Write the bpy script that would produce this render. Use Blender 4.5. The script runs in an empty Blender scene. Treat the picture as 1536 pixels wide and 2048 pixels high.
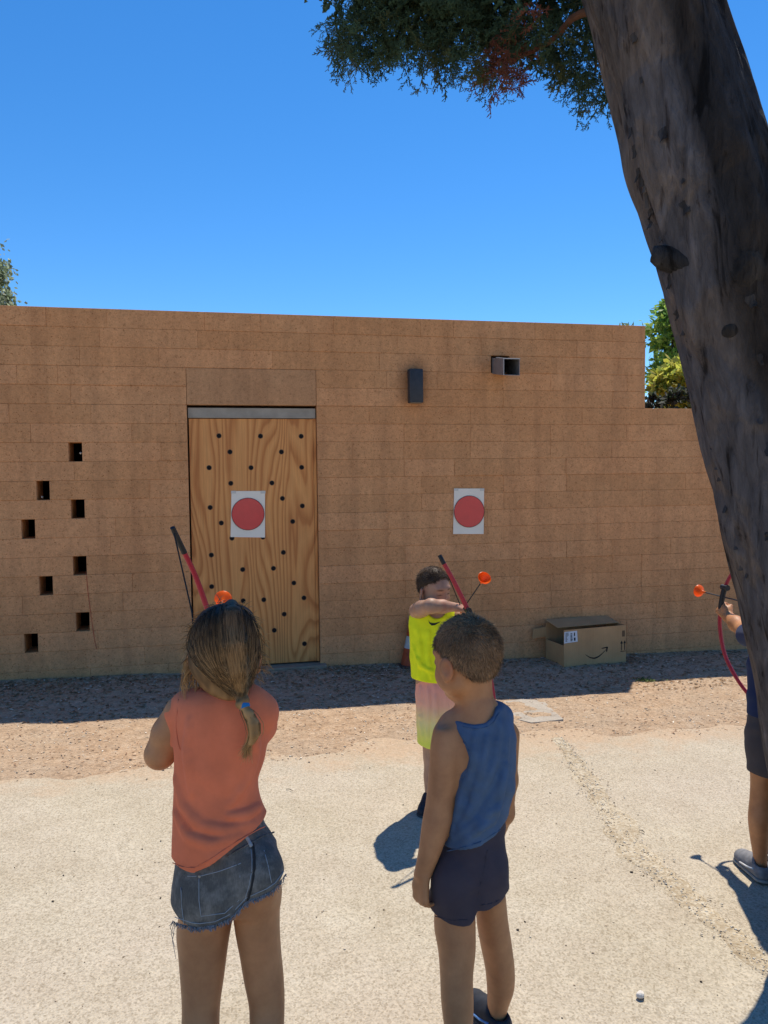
import bpy, bmesh, math, random
import numpy as np
from mathutils import Matrix, Vector

random.seed(7); rng = np.random.default_rng(7)
scene = bpy.context.scene
R = math.radians

# ------------------------------------------------------------------ camera
F_PX, W_PX, H_PX = 1530.0, 1536, 2048
CAM = np.array([0.0, -6.36, 1.55])
_a, _p, _r = R(11.977), R(-2.754), R(-0.669)
FW = np.array([math.sin(_a)*math.cos(_p), math.cos(_a)*math.cos(_p), math.sin(_p)])
_rt = np.array([math.cos(_a), -math.sin(_a), 0.0]); _up = np.cross(_rt, FW)
RT = _rt*math.cos(_r) + _up*math.sin(_r); UP = -_rt*math.sin(_r) + _up*math.cos(_r)
cd = bpy.data.cameras.new('camera'); cam = bpy.data.objects.new('camera', cd)
scene.collection.objects.link(cam); scene.camera = cam
m = Matrix.Identity(4)
for i in range(3):
    m[i][0], m[i][1], m[i][2], m[i][3] = RT[i], UP[i], -FW[i], CAM[i]
cam.matrix_world = m
cd.sensor_fit = 'VERTICAL'; cd.sensor_height = 36.0; cd.lens = F_PX/H_PX*36.0
cd.clip_start = 0.05; cd.clip_end = 2000.0
scene.render.resolution_x, scene.render.resolution_y = 768, 1024

# ------------------------------------------------------------------ sky, sun, exposure
SUN_EL, SUN_AZ = R(64.0), R(34.8)          # azimuth from +Y towards +X
world = bpy.data.worlds.new('World'); scene.world = world; world.use_nodes = True
wn = world.node_tree.nodes; wl = world.node_tree.links
sky = wn.new('ShaderNodeTexSky'); sky.sky_type = 'NISHITA'; sky.sun_disc = False
sky.sun_elevation = SUN_EL; sky.sun_rotation = SUN_AZ
sky.air_density = 0.9; sky.dust_density = 0.0; sky.ozone_density = 7.0; sky.altitude = 0
hs = wn.new('ShaderNodeHueSaturation'); hs.inputs['Saturation'].default_value = 1.22; hs.inputs['Value'].default_value = 0.96
wl.new(sky.outputs[0], hs.inputs['Color']); wl.new(hs.outputs[0], wn['Background'].inputs[0]); wn['Background'].inputs[1].default_value = 0.15
sd = bpy.data.lights.new('sun', 'SUN'); sd.energy = 4.3; sd.angle = R(0.53); sd.color = (1.0, 0.93, 0.81)
sun = bpy.data.objects.new('sun', sd); scene.collection.objects.link(sun)
SUNV = np.array([math.sin(SUN_AZ)*math.cos(SUN_EL), math.cos(SUN_AZ)*math.cos(SUN_EL), math.sin(SUN_EL)])
sun.rotation_euler = Vector(SUNV).to_track_quat('Z', 'Y').to_euler(); sun.location = (6, 8, 14)
vs = scene.view_settings
vs.view_transform = 'Standard'; vs.look = 'None'; vs.gamma = 1.0; vs.use_curve_mapping = False
vs.exposure = 0.25
scene.render.engine = 'CYCLES'
scene.cycles.max_bounces = 6; scene.cycles.diffuse_bounces = 4; scene.cycles.glossy_bounces = 2; scene.cycles.transmission_bounces = 3; scene.cycles.transparent_max_bounces = 4
scene.cycles.caustics_reflective = False; scene.cycles.caustics_refractive = False

# ------------------------------------------------------------------ measuring helpers
def gz(x):
    return -0.06 - 0.022*np.clip(x, -14, 14)
def ray(px, py):
    return FW + RT*(px-768)/F_PX - UP*(py-1024)/F_PX
def at(px, py, d):
    return CAM + ray(px, py)*d
def on_wall(px, py, y=0.0):
    r = ray(px, py); return CAM + r*((y-CAM[1])/r[1])
def on_ground(px, py, h=0.0):
    r = ray(px, py); t = (-0.06 + h - CAM[2])/(r[2] + 0.022*r[0]); return CAM + r*t

# ------------------------------------------------------------------ object helpers
def link(o):
    scene.collection.objects.link(o); return o
def tag(o, label=None, cat=None, group=None, kind=None):
    if label: o['label'] = label
    if cat: o['category'] = cat
    if group: o['group'] = group
    if kind: o['kind'] = kind
    return o
def empty(name, loc=(0, 0, 0)):
    o = bpy.data.objects.new(name, None); o.location = [float(v) for v in loc]; o.empty_display_size = 0.1
    return link(o)
def world_m(o):
    b = Matrix.LocRotScale(o.location, o.rotation_euler, o.scale)
    return b if o.parent is None else world_m(o.parent) @ o.matrix_parent_inverse @ b
def adopt(o, parent):
    if parent is not None:
        o.parent = parent; o.matrix_parent_inverse = world_m(parent).inverted()
    return o
def mesh_obj(name, V, Fc, mat, parent=None, smooth=False, col=None, loc=None):
    me = bpy.data.meshes.new(name)
    V = np.asarray(V, dtype=np.float64)
    if isinstance(Fc, np.ndarray) and Fc.ndim == 2:
        n, k = Fc.shape
        me.vertices.add(len(V)); me.vertices.foreach_set('co', V.astype(np.float32).ravel())
        me.loops.add(n*k); me.loops.foreach_set('vertex_index', Fc.astype(np.int32).ravel())
        me.polygons.add(n); me.polygons.foreach_set('loop_start', (np.arange(n)*k).astype(np.int32))
        me.update(calc_edges=True)
    else:
        me.from_pydata([tuple(map(float, v)) for v in V], [], [tuple(int(i) for i in f) for f in Fc]); me.update()
    if smooth: me.shade_smooth()
    if col is not None:
        a = me.color_attributes.new('Col', 'FLOAT_COLOR', 'POINT')
        c4 = np.ones((len(V), 4), np.float32); c4[:, :3] = col; a.data.foreach_set('color', c4.ravel())
    o = bpy.data.objects.new(name, me)
    if mat is not None: me.materials.append(mat)
    link(o)
    return adopt(o, parent)

class MB:
    """collects simple shapes into one mesh"""
    def __init__(s): s.v = []; s.f = []
    def add(s, V, Fc):
        b = len(s.v); s.v += [tuple(map(float, v)) for v in V]; s.f += [tuple(int(i)+b for i in f) for f in Fc]; return s
    def box(s, lo, hi, ch=0.0):
        x0, y0, z0 = lo; x1, y1, z1 = hi
        if ch <= 0:
            return s.add([(x0,y0,z0),(x1,y0,z0),(x1,y1,z0),(x0,y1,z0),(x0,y0,z1),(x1,y0,z1),(x1,y1,z1),(x0,y1,z1)],
                         [(0,3,2,1),(4,5,6,7),(0,1,5,4),(1,2,6,5),(2,3,7,6),(3,0,4,7)])
        bm = bmesh.new(); bmesh.ops.create_cube(bm, size=1.0)
        for v in bm.verts:
            v.co = Vector(((x0+x1)/2+v.co.x*(x1-x0), (y0+y1)/2+v.co.y*(y1-y0), (z0+z1)/2+v.co.z*(z1-z0)))
        bmesh.ops.bevel(bm, geom=bm.edges[:], offset=ch, segments=2, affect='EDGES', profile=0.5)
        bm.verts.index_update()
        s.add([v.co for v in bm.verts], [[v.index for v in f.verts] for f in bm.faces]); bm.free(); return s
    def tube(s, P, rad, n=8, cap=True, flat=None, side=None):
        P = np.asarray(P, float); K = len(P)
        rad = np.broadcast_to(np.asarray(rad, float), (K,))
        T = np.gradient(P, axis=0); T /= np.linalg.norm(T, axis=1)[:, None]
        ref = np.array(side if side is not None else ([0, 0, 1] if abs(T[0][2]) < .9 else [1, 0, 0]), float)
        V = []
        for i in range(K):
            a = ref - T[i]*(ref@T[i]); a /= np.linalg.norm(a); b = np.cross(T[i], a); ref = a if side is None else ref
            for j in range(n):
                th = 2*math.pi*j/n
                V.append(P[i] + rad[i]*(a*math.cos(th)*(flat or 1.0) + b*math.sin(th)))
        Fc = [(i*n+j, i*n+(j+1) % n, (i+1)*n+(j+1) % n, (i+1)*n+j) for i in range(K-1) for j in range(n)]
        if cap: Fc += [tuple(range(n-1, -1, -1)), tuple(range((K-1)*n, K*n))]
        return s.add(V, Fc)
    def lathe(s, prof, c=(0, 0, 0), axis=(0, 0, 1), n=20):
        ax = np.array(axis, float); ax /= np.linalg.norm(ax)
        a = np.cross(ax, [1, 0, 0] if abs(ax[0]) < .8 else [0, 1, 0]); a /= np.linalg.norm(a); b = np.cross(ax, a)
        V = [np.array(c) + ax*h + r*(a*math.cos(2*math.pi*j/n)+b*math.sin(2*math.pi*j/n)) for (r, h) in prof for j in range(n)]
        K = len(prof)
        return s.add(V, [(i*n+j, i*n+(j+1) % n, (i+1)*n+(j+1) % n, (i+1)*n+j) for i in range(K-1) for j in range(n)])
    def build(s, name, mat, parent=None, smooth=False):
        return mesh_obj(name, s.v, s.f, mat, parent, smooth)
def auto_smooth(o, ang=35):
    me = o.data; me.shade_smooth()
    try: me.set_sharp_from_angle(angle=R(ang))
    except Exception: pass
    return o

# cheap smooth noise: a sum of randomly oriented waves (used to shape geometry)
def waves(P, freq, seed, n=9):
    r = np.random.default_rng(seed); out = np.zeros(P.shape[:-1])
    for i in range(n):
        d = r.normal(size=3); d /= np.linalg.norm(d)
        out += np.sin((P@d)*freq*r.uniform(.6, 1.7) + r.uniform(0, 6.28))
    return out/n**.5

# ------------------------------------------------------------------ materials
class NT:
    def __init__(s, name):
        s.m = bpy.data.materials.new(name); s.m.use_nodes = True
        s.n = s.m.node_tree.nodes; s.l = s.m.node_tree.links; s.b = s.n['Principled BSDF']
    def new(s, t, **kw):
        n = s.n.new(t)
        for k, v in kw.items():
            if k in n.inputs: n.inputs[k].default_value = v
            else: setattr(n, k, v)
        return n
    def link(s, a, b): s.l.new(a, b)
    def coord(s, kind='Object', scale=(1, 1, 1), rot=(0, 0, 0)):
        tc = s.new('ShaderNodeTexCoord'); mp = s.new('ShaderNodeMapping')
        mp.inputs['Scale'].default_value = scale; mp.inputs['Rotation'].default_value = rot
        s.link(tc.outputs[kind], mp.inputs[0]); return mp.outputs[0]
    def noise(s, co, scale, detail=4, rough=.55, dist=0.0, out=0):
        n = s.new('ShaderNodeTexNoise'); n.inputs['Scale'].default_value = scale
        n.inputs['Detail'].default_value = detail; n.inputs['Roughness'].default_value = rough
        n.inputs['Distortion'].default_value = dist
        s.link(co, n.inputs['Vector']); return n.outputs[out]
    def voro(s, co, scale, feature='F1', out='Distance'):
        n = s.new('ShaderNodeTexVoronoi'); n.feature = feature; n.inputs['Scale'].default_value = scale
        s.link(co, n.inputs['Vector']); return n.outputs[out]
    def ramp(s, fac, stops, interp='LINEAR'):
        n = s.new('ShaderNodeValToRGB'); n.color_ramp.interpolation = interp; e = n.color_ramp.elements
        while len(e) < len(stops): e.new(0.5)
        for i, (p, c) in enumerate(stops):
            e[i].position = p; e[i].color = tuple(c)+(1,) if len(c) == 3 else c
        s.link(fac, n.inputs[0]); return n.outputs[0]
    def mix(s, fac, a, b, mode='MIX'):
        n = s.new('ShaderNodeMix'); n.data_type = 'RGBA'; n.blend_type = mode
        for sock, v in ((n.inputs[0], fac), (n.inputs[6], a), (n.inputs[7], b)):
            if hasattr(v, 'is_linked'): s.link(v, sock)
            else: sock.default_value = v if not isinstance(v, tuple) or len(v) == 4 else v+(1,)
        return n.outputs[2]
    def math(s, op, a, b=0.0, c=None):
        n = s.new('ShaderNodeMath'); n.operation = op
        for i, v in enumerate((a, b) if c is None else (a, b, c)):
            if hasattr(v, 'is_linked'): s.link(v, n.inputs[i])
            else: n.inputs[i].default_value = v
        return n.outputs[0]
    def bump(s, h, strength=.3, dist=.01):
        n = s.new('ShaderNodeBump'); n.inputs['Strength'].default_value = strength; n.inputs['Distance'].default_value = dist
        s.link(h, n.inputs['Height']); s.link(n.outputs[0], s.b.inputs['Normal']); return n
    def base(s, c, rough=.8, spec=.3, **kw):
        if hasattr(c, 'is_linked'): s.link(c, s.b.inputs['Base Color'])
        else: s.b.inputs['Base Color'].default_value = c if len(c) == 4 else c+(1,)
        s.b.inputs['Roughness'].default_value = rough; s.b.inputs['Specular IOR Level'].default_value = spec
        for k, v in kw.items(): s.b.inputs[k.replace('_', ' ')].default_value = v
        return s.m

M = {}
def plain(name, c, rough=.7, spec=.3, var=.12, scale=30, bump=0.0, **kw):
    t = NT(name); co = t.coord()
    n = t.noise(co, scale, 5)
    c2 = tuple(max(0, v*(1-var)) for v in c); c3 = tuple(min(1, v*(1+var)) for v in c)
    M[name] = t.base(t.ramp(n, [(.3, c2), (.7, c3)]), rough, spec, **kw)
    if bump: t.bump(n, bump, .004)
    return M[name]

def block_mat(name, c, pit=(.55, .42, .32), var=.10):
    t = NT(name); co = t.coord('Object'); geo = t.new('ShaderNodeNewGeometry'); pos = geo.outputs['Position']
    oi = t.new('ShaderNodeObjectInfo')
    big = t.noise(pos, 1.3, 4, .6); mid = t.noise(pos, 9, 5, .65); fine = t.noise(pos, 95, 3, .7)
    sm = t.new('ShaderNodeMapping'); sm.inputs['Scale'].default_value = (7, 7, .7); t.link(pos, sm.inputs[0])
    streak = t.noise(sm.outputs[0], 1.0, 4, .6)
    col = t.ramp(mid, [(.25, tuple(v*.84 for v in c)), (.75, tuple(min(1, v*1.12) for v in c))])
    col = t.mix(t.ramp(big, [(.35, (0, 0, 0)), (.7, (1, 1, 1))]), col, t.mix(.35, col, (c[0]*1.05, c[1]*.86, c[2]*.72), 'MIX'))
    col = t.mix(.75, col, t.ramp(streak, [(.3, (.80, .79, .80)), (.5, (1, 1, 1)), (.72, (1.12, 1.11, 1.10))]), 'MULTIPLY')
    vz = t.voro(pos, 55); pits = t.ramp(vz, [(.12, pit), (.30, (1, 1, 1))])
    mott = t.noise(pos, 34, 4, .7); col = t.mix(.9, col, t.ramp(mott, [(.30, (.74, .71, .68)), (.48, (1, 1, 1)), (.70, (1.10, 1.09, 1.07))]), 'MULTIPLY')
    sel = t.ramp(t.noise(pos, 30, 2, .5), [(.46, (0, 0, 0)), (.58, (1, 1, 1))])
    col = t.mix(sel, col, t.mix(1.0, col, pits, 'MULTIPLY'))
    col = t.mix(.8, col, t.ramp(fine, [(.25, (.80, .79, .78)), (.72, (1.16, 1.15, 1.14))]), 'MULTIPLY')
    lo, hi = 1-var, 1+var
    col = t.mix(1.0, col, t.ramp(oi.outputs['Random'], [(0, (lo, lo*.99, lo*.97)), (.5, (1, 1, 1)), (1, (hi, hi, hi*1.02))]), 'MULTIPLY')
    vm = t.new('ShaderNodeVectorMath'); vm.operation = 'SUBTRACT'; t.link(pos, vm.inputs[0]); vm.inputs[1].default_value = (1.615, 0, 2.34)
    sc_ = t.new('ShaderNodeVectorMath'); sc_.operation = 'MULTIPLY'; t.link(vm.outputs[0], sc_.inputs[0]); sc_.inputs[1].default_value = (4.2, 0, 3.0)
    ln = t.new('ShaderNodeVectorMath'); ln.operation = 'LENGTH'; t.link(sc_.outputs[0], ln.inputs[0])
    soot = t.ramp(t.math('ADD', ln.outputs['Value'], t.math('MULTIPLY', t.noise(pos, 8, 3), .3)), [(.35, (.62, .60, .62)), (.95, (1, 1, 1))])
    col = t.mix(1.0, col, soot, 'MULTIPLY')
    t.base(col, .92, .15)
    t.bump(t.noise(pos, 60, 2, .7), .40, .008); M[name] = t.m
block_mat('block', (.620, .318, .148), var=.055)
block_mat('block_smooth', (.54, .295, .15), pit=(.8, .75, .7), var=.02)
block_mat('mortar', (.56, .275, .108), var=0)
plain('steel', (.33, .29, .235), .6, .4, .15, 12)
plain('pale_metal', (.46, .44, .42), .5, .4, .08, 12)
plain('dark_metal', (.030, .034, .043), .5, .4, .15, 20)
plain('hole_dark', (.012, .010, .009), .8, .2, .2, 20)
plain('washer', (.055, .032, .02), .6, .4, .2, 60)
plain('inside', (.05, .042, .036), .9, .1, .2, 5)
plain('paper', (.86, .78, .66), .55, .3, .03, 8)
plain('print_red', (.68, .045, .050), .16, .6, .05, 14)
plain('print_line', (.10, .012, .02), .4, .3, .05, 14)
plain('ink', (.02, .018, .017), .6, .2, .1, 40)
plain('sill', (.30, .225, .16), .9, .2, .15, 18, .4)

def wood_mat():
    t = NT('plywood'); co = t.coord('Object')
    mp = t.new('ShaderNodeMapping'); mp.inputs['Scale'].default_value = (1.9, 1.0, .30); t.link(co, mp.inputs[0])
    n = t.noise(mp.outputs[0], 1.55, 1.6, .42, .5)
    mp2 = t.new('ShaderNodeMapping'); mp2.inputs['Scale'].default_value = (1.0, 1.0, .06); t.link(co, mp2.inputs[0])
    n2 = t.noise(mp2.outputs[0], 7.0, 2, .5)
    sep = t.new('ShaderNodeSeparateXYZ'); t.link(co, sep.inputs[0])
    ph = t.math('ADD', t.math('MULTIPLY', n, 14.0), t.math('ADD', t.math('MULTIPLY', sep.outputs[0], 13.0), t.math('MULTIPLY', n2, 2.2)))
    fr = t.math('FRACT', ph)
    line = t.ramp(fr, [(0, (.70, .305, .092)), (.30, (.75, .345, .110)), (.60, (.66, .275, .080)), (.80, (.53, .195, .052)), (.90, (.55, .205, .056)), (1, (.70, .305, .092))])
    mp3 = t.new('ShaderNodeMapping'); mp3.inputs['Scale'].default_value = (1, 1, .03); t.link(co, mp3.inputs[0])
    fib = t.noise(mp3.outputs[0], 160, 3, .6)
    col = t.mix(.7, line, t.ramp(fib, [(.3, (.84, .82, .8)), (.7, (1.12, 1.12, 1.12))]), 'MULTIPLY')
    big = t.noise(co, 1.6, 3, .5)
    col = t.mix(.6, col, t.ramp(big, [(.3, (.86, .80, .78)), (.7, (1.12, 1.12, 1.08))]), 'MULTIPLY')
    t.base(col, .55, .35); t.bump(t.math('ADD', t.math('MULTIPLY', fr, .3), fib), .12, .002); M['plywood'] = t.m
wood_mat()

def cardboard():
    t = NT('cardboard'); co = t.coord('Object', (1, 1, 1)); n = t.noise(co, 6, 5, .6)
    mp = t.coord('Object', (1, 1, .02)); f = t.noise(mp, 120, 2, .5)
    c = t.ramp(n, [(.3, (.48, .27, .125)), (.7, (.57, .33, .155))])
    t.base(t.mix(.5, c, t.ramp(f, [(.3, (.9, .9, .9)), (.7, (1.06, 1.06, 1.06))]), 'MULTIPLY'), .85, .2); t.bump(f, .1, .002); M['cardboard'] = t.m
cardboard()

def ground_mats():
    # reddish dry earth with needles and chips
    t = NT('earth'); geo = t.new('ShaderNodeNewGeometry'); p = geo.outputs['Position']
    big = t.noise(p, 1.1, 5, .65); mid = t.noise(p, 13, 6, .7); fine = t.noise(p, 110, 4, .75)
    st = t.new('ShaderNodeMapping'); st.inputs['Scale'].default_value = (1, 2.6, 1); st.inputs['Rotation'].default_value = (0, 0, .25); t.link(p, st.inputs[0])
    chips = t.noise(st.outputs[0], 42, 5, .75, .8)
    c = t.ramp(mid, [(.25, (.34, .22, .135)), (.5, (.50, .35, .225)), (.75, (.60, .46, .325))])
    c = t.mix(t.ramp(big, [(.40, (0, 0, 0)), (.62, (1, 1, 1))]), c, t.mix(.5, c, (.46, .37, .27)))
    c = t.mix(.9, c, t.ramp(chips, [(.30, (.50, .44, .40)), (.5, (1, 1, 1)), (.68, (1.42, 1.38, 1.30))]), 'MULTIPLY')
    c = t.mix(.8, c, t.ramp(fine, [(.3, (.72, .70, .68)), (.7, (1.22, 1.2, 1.18))]), 'MULTIPLY')
    t.base(c, .95, .1)
    t.bump(t.noise(st.outputs[0], 55, 3, .75), .7, .012); M['earth'] = t.m
    # pale worn concrete with exposed grit
    t = NT('pavement'); geo = t.new('ShaderNodeNewGeometry'); p = geo.outputs['Position']
    big = t.noise(p, .9, 5, .6); mid = t.noise(p, 5, 5, .65); fine = t.noise(p, 70, 4, .7); gr = t.noise(p, 190, 3, .7)
    v1 = t.voro(p, 165, out='Color')
    c = t.ramp(mid, [(.25, (.435, .365, .262)), (.6, (.51, .442, .332)), (.8, (.55, .485, .372))])
    c = t.mix(t.ramp(big, [(.38, (0, 0, 0)), (.66, (1, 1, 1))]), c, t.mix(.45, c, (.50, .42, .335)))
    v1b = t.new('ShaderNodeRGBToBW'); t.link(v1, v1b.inputs[0])
    c = t.mix(.62, c, t.ramp(v1b.outputs[0], [(.15, (.60, .56, .50)), (.45, (1, 1, 1)), (.85, (1.22, 1.21, 1.18))]), 'MULTIPLY')
    c = t.mix(.65, c, t.ramp(fine, [(.28, (.68, .65, .60)), (.5, (1, 1, 1)), (.75, (1.20, 1.19, 1.18))]), 'MULTIPLY')
    pk = t.voro(p, 11); spot = t.ramp(pk, [(.035, (.30, .26, .22)), (.06, (1, 1, 1))])
    c = t.mix(t.ramp(t.noise(p, 2.3, 2), [(.5, (0, 0, 0)), (.6, (1, 1, 1))]), c, t.mix(1.0, c, spot, 'MULTIPLY'))
    sy = t.new('ShaderNodeSeparateXYZ'); t.link(p, sy.inputs[0]); dn = t.noise(p, 3.2, 6, .7)
    edge = t.math('ADD', t.math('MULTIPLY', t.math('ADD', sy.outputs[1], 2.45), 1.6), t.math('MULTIPLY', t.math('SUBTRACT', dn, .5), 2.2))
    c = t.mix(t.math('MULTIPLY', t.ramp(edge, [(.25, (0, 0, 0)), (.85, (1, 1, 1))]), .8), c, t.mix(.8, (.52, .37, .24), t.ramp(fine, [(.3, (.72, .70, .68)), (.7, (1.2, 1.2, 1.2))]), 'MULTIPLY'))
    t.base(c, .95, .12)
    t.bump(t.noise(p, 120, 2, .75), .55, .006); M['pavement'] = t.m
    # loose pale filling of the trench
    t = NT('trench_fill'); geo = t.new('ShaderNodeNewGeometry'); p = geo.outputs['Position']
    v = t.voro(p, 95, out='Color'); vb = t.new('ShaderNodeRGBToBW'); t.link(v, vb.inputs[0]); d = t.voro(p, 95); mid = t.noise(p, 7, 5, .7)
    c = t.ramp(vb.outputs[0], [(.1, (.37, .30, .205)), (.5, (.48, .41, .30)), (.9, (.58, .52, .41))])
    c = t.mix(.8, c, t.ramp(mid, [(.3, (.78, .70, .60)), (.7, (1.15, 1.13, 1.1))]), 'MULTIPLY')
    t.base(c, .95, .1); t.bump(d, .45, .006); M['trench_fill'] = t.m
    t = NT('slab'); geo = t.new('ShaderNodeNewGeometry'); p = geo.outputs['Position']
    n = t.noise(p, 16, 6, .7); f = t.noise(p, 120, 3, .7)
    c = t.mix(.6, t.ramp(n, [(.3, (.38, .325, .26)), (.7, (.50, .44, .36))]), t.ramp(f, [(.3, (.75, .75, .75)), (.7, (1.15, 1.15, 1.15))]), 'MULTIPLY')
    t.base(c, .9, .2); t.bump(f, .4, .006); M['slab'] = t.m
ground_mats()

def vcol_mat(name, rough=.9, spec=.15, trans=0.0, bump=0.0, **kw):
    t = NT(name); a = t.new('ShaderNodeAttribute'); a.attribute_name = 'Col'
    t.base(a.outputs['Color'], rough, spec, **kw)
    if trans:
        tr = t.new('ShaderNodeBsdfTranslucent'); mx = t.new('ShaderNodeMixShader'); mx.inputs[0].default_value = trans
        t.link(a.outputs['Color'], tr.inputs[0]); t.link(t.b.outputs[0], mx.inputs[1]); t.link(tr.outputs[0], mx.inputs[2])
        t.link(mx.outputs[0], t.n['Material Output'].inputs[0])
    M[name] = t.m
vcol_mat('gravel'); vcol_mat('leaf', .55, .35, .6); vcol_mat('needle', .6, .3, .3)
vcol_mat('hair', .55, .22)
vcol_mat('litter', .9, .1)

def bark_mat():
    t = NT('bark'); geo = t.new('ShaderNodeNewGeometry'); p = geo.outputs['Position']
    mp = t.new('ShaderNodeMapping'); mp.inputs['Scale'].default_value = (1, 1, .22); mp.inputs['Rotation'].default_value = (0, -.30, 0); t.link(p, mp.inputs[0])
    q = mp.outputs[0]
    n1 = t.noise(q, 11, 6, .62, 1.2); n2 = t.noise(q, 42, 5, .65, .6); n3 = t.noise(p, 3.2, 4, .55, .7)
    patch = t.ramp(n3, [(.45, (0, 0, 0)), (.5, (1, 1, 1))])
    grey = t.ramp(n1, [(.25, (.030, .028, .030)), (.5, (.075, .070, .072)), (.75, (.125, .115, .115))])
    tan = t.ramp(n1, [(.25, (.050, .040, .034)), (.5, (.100, .082, .070)), (.75, (.155, .130, .112))])
    c = t.mix(patch, grey, tan)
    c = t.mix(.8, c, t.ramp(n2, [(.3, (.62, .60, .58)), (.7, (1.25, 1.24, 1.22))]), 'MULTIPLY')
    fz_ = t.new('ShaderNodeMapping'); fz_.inputs['Scale'].default_value = (1, 1, .10); fz_.inputs['Rotation'].default_value = (0, -.30, 0); t.link(p, fz_.inputs[0]); fs = t.noise(fz_.outputs[0], 30, 4, .6, .4); c = t.mix(1.0, c, t.ramp(fs, [(.34, (.42, .38, .36)), (.42, (1, 1, 1))]), 'MULTIPLY'); crack = t.ramp(n1, [(.33, (.32, .29, .27)), (.40, (1, 1, 1))]); c = t.mix(1.0, c, crack, 'MULTIPLY')
    
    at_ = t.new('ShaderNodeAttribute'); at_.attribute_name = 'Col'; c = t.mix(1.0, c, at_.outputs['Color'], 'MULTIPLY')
    t.base(c, .9, .2)
    t.bump(t.math('ADD', n1, t.math('MULTIPLY', n2, .6)), 1.0, .03); M['bark'] = t.m
bark_mat()
plain('bark_dark', (.05, .04, .034), .95, .1, .35, 25, .5)
plain('bark_red', (.12, .060, .038), .95, .1, .3, 25, .5)
plain('stone_white', (.66, .60, .52), .9, .2, .14, 40, .5)
# ================================================================== the ground
def axis_samples(lo, hi, a, b, fine, growth=1.35):
    xs = list(np.arange(a, b+1e-6, fine)); s = fine; x = xs[-1]
    while x < hi: s *= growth; x = min(hi, x+s); xs.append(x)
    s = fine; x = xs[0]; L = []
    while x > lo: s *= growth; x = max(lo, x-s); L.append(x)
    return np.array(L[::-1]+xs)
EDGE_X = [-6, -1.2, .7, 1.3, 2.0, 3.2, 8]; EDGE_Y = [-2.25, -2.06, -1.92, -1.85, -1.83, -1.98, -2.1]
def edge_y(x): return np.interp(x, EDGE_X, EDGE_Y)
def earth_z(X, Y):
    P = np.stack([X, Y, 0*X], -1)
    d = Y - edge_y(X) - .05*waves(P, 6, 3) - .025*waves(P, 22, 4)
    lift = np.interp(d, [-.25, -.04, .12, .6], [-.035, -.002, .014, .020])
    near = np.clip(1-np.abs(Y+1.2)/3.5, 0, 1)
    return gz(X) + lift + near*(.006*waves(P, 9, 5)+.0035*waves(P, 34, 6))
def ground_sheet():
    xs = axis_samples(-600, 600, -2.6, 5.4, .035); ys = axis_samples(-600, 600, -2.6, .1, .035)
    X, Y = np.meshgrid(xs, ys, indexing='ij'); Z = earth_z(X, Y)
    V = np.stack([X, Y, Z], -1).reshape(-1, 3); n, k = len(xs), len(ys)
    I = np.arange(n*k).reshape(n, k)
    Fq = np.stack([I[:-1, :-1], I[1:, :-1], I[1:, 1:], I[:-1, 1:]], -1).reshape(-1, 4)
    tag(mesh_obj('ground', V, Fq, M['earth'], None, True), kind='structure')
ground_sheet()
def pavement_sheet():
    xs = axis_samples(-40, 40, -2.5, 4.5, .05); ys = axis_samples(-40, -1.6, -5.0, -1.7, .05)
    X, Y = np.meshgrid(xs, ys, indexing='ij'); P = np.stack([X, Y, 0*X], -1)
    Z = gz(X) + .002*waves(P, 5, 8)
    V = np.stack([X, Y, Z], -1).reshape(-1, 3); n, k = len(xs), len(ys); I = np.arange(n*k).reshape(n, k)
    Fq = np.stack([I[:-1, :-1], I[1:, :-1], I[1:, 1:], I[:-1, 1:]], -1).reshape(-1, 4)
    tag(mesh_obj('pavement', V, Fq, M['pavement'], None, True), kind='structure')
pavement_sheet()
TR_Y = [-1.95, -2.1, -2.6, -3.4, -4.18, -6.5]; TR_X = [2.03, 2.01, 1.90, 1.722, 1.735, 1.80]; TR_W = [.03, .05, .065, .075, .05, .06]
def trench():
    ys = np.arange(-6.5, -1.97, .025); n = 15; c = np.interp(ys, TR_Y[::-1], TR_X[::-1]); w = np.interp(ys, TR_Y[::-1], TR_W[::-1])
    p = np.stack([c, ys, 0*ys], -1)
    l = c - w*(1+.28*waves(p, 14, 11)+.22*waves(p, 45, 12)); r = c + w*(1+.28*waves(p, 14, 13)+.22*waves(p, 45, 14))
    t = np.linspace(0, 1, n)[None]; X = l[:, None]+(r-l)[:, None]*t; Y = ys[:, None]+0*t; e = np.sin(math.pi*t)**.5+0*Y
    Z = gz(X)-.0035 + e*(.0085+.0012*waves(np.stack([X, Y, 0*X], -1), 60, 15))
    V = np.stack([X, Y, Z], -1).reshape(-1, 3)
    Fq = [(i*n+j, i*n+j+1, (i+1)*n+j+1, (i+1)*n+j) for i in range(len(ys)-1) for j in range(n-1)]
    tag(mesh_obj('trench_patch', V, Fq, M['trench_fill'], None, True), kind='structure')
trench()
def slab():
    px = [(1000, 1404), (1040, 1399), (1086, 1399), (1106, 1420), (1127, 1439), (1098, 1441), (1062, 1445), (1030, 1438), (1006, 1441)]
    P = [on_ground(x, y, .018) for x, y in px]; n = len(P)
    V = [(p[0], p[1], p[2]+.003*math.sin(i*2.1)) for i, p in enumerate(P)] + [(p[0], p[1], p[2]-.05) for p in P]
    o = mesh_obj('concrete_slab', V, [tuple(range(n-1, -1, -1))] + [(i, (i+1) % n, n+(i+1) % n, n+i) for i in range(n)], M['slab'])
    bm = bmesh.new(); bm.from_mesh(o.data); bmesh.ops.recalc_face_normals(bm, faces=bm.faces); bm.to_mesh(o.data); bm.free()
    tag(o, 'grey broken concrete slab set flush in the earth behind the blue tank top boy', 'slab')
slab()

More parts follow.
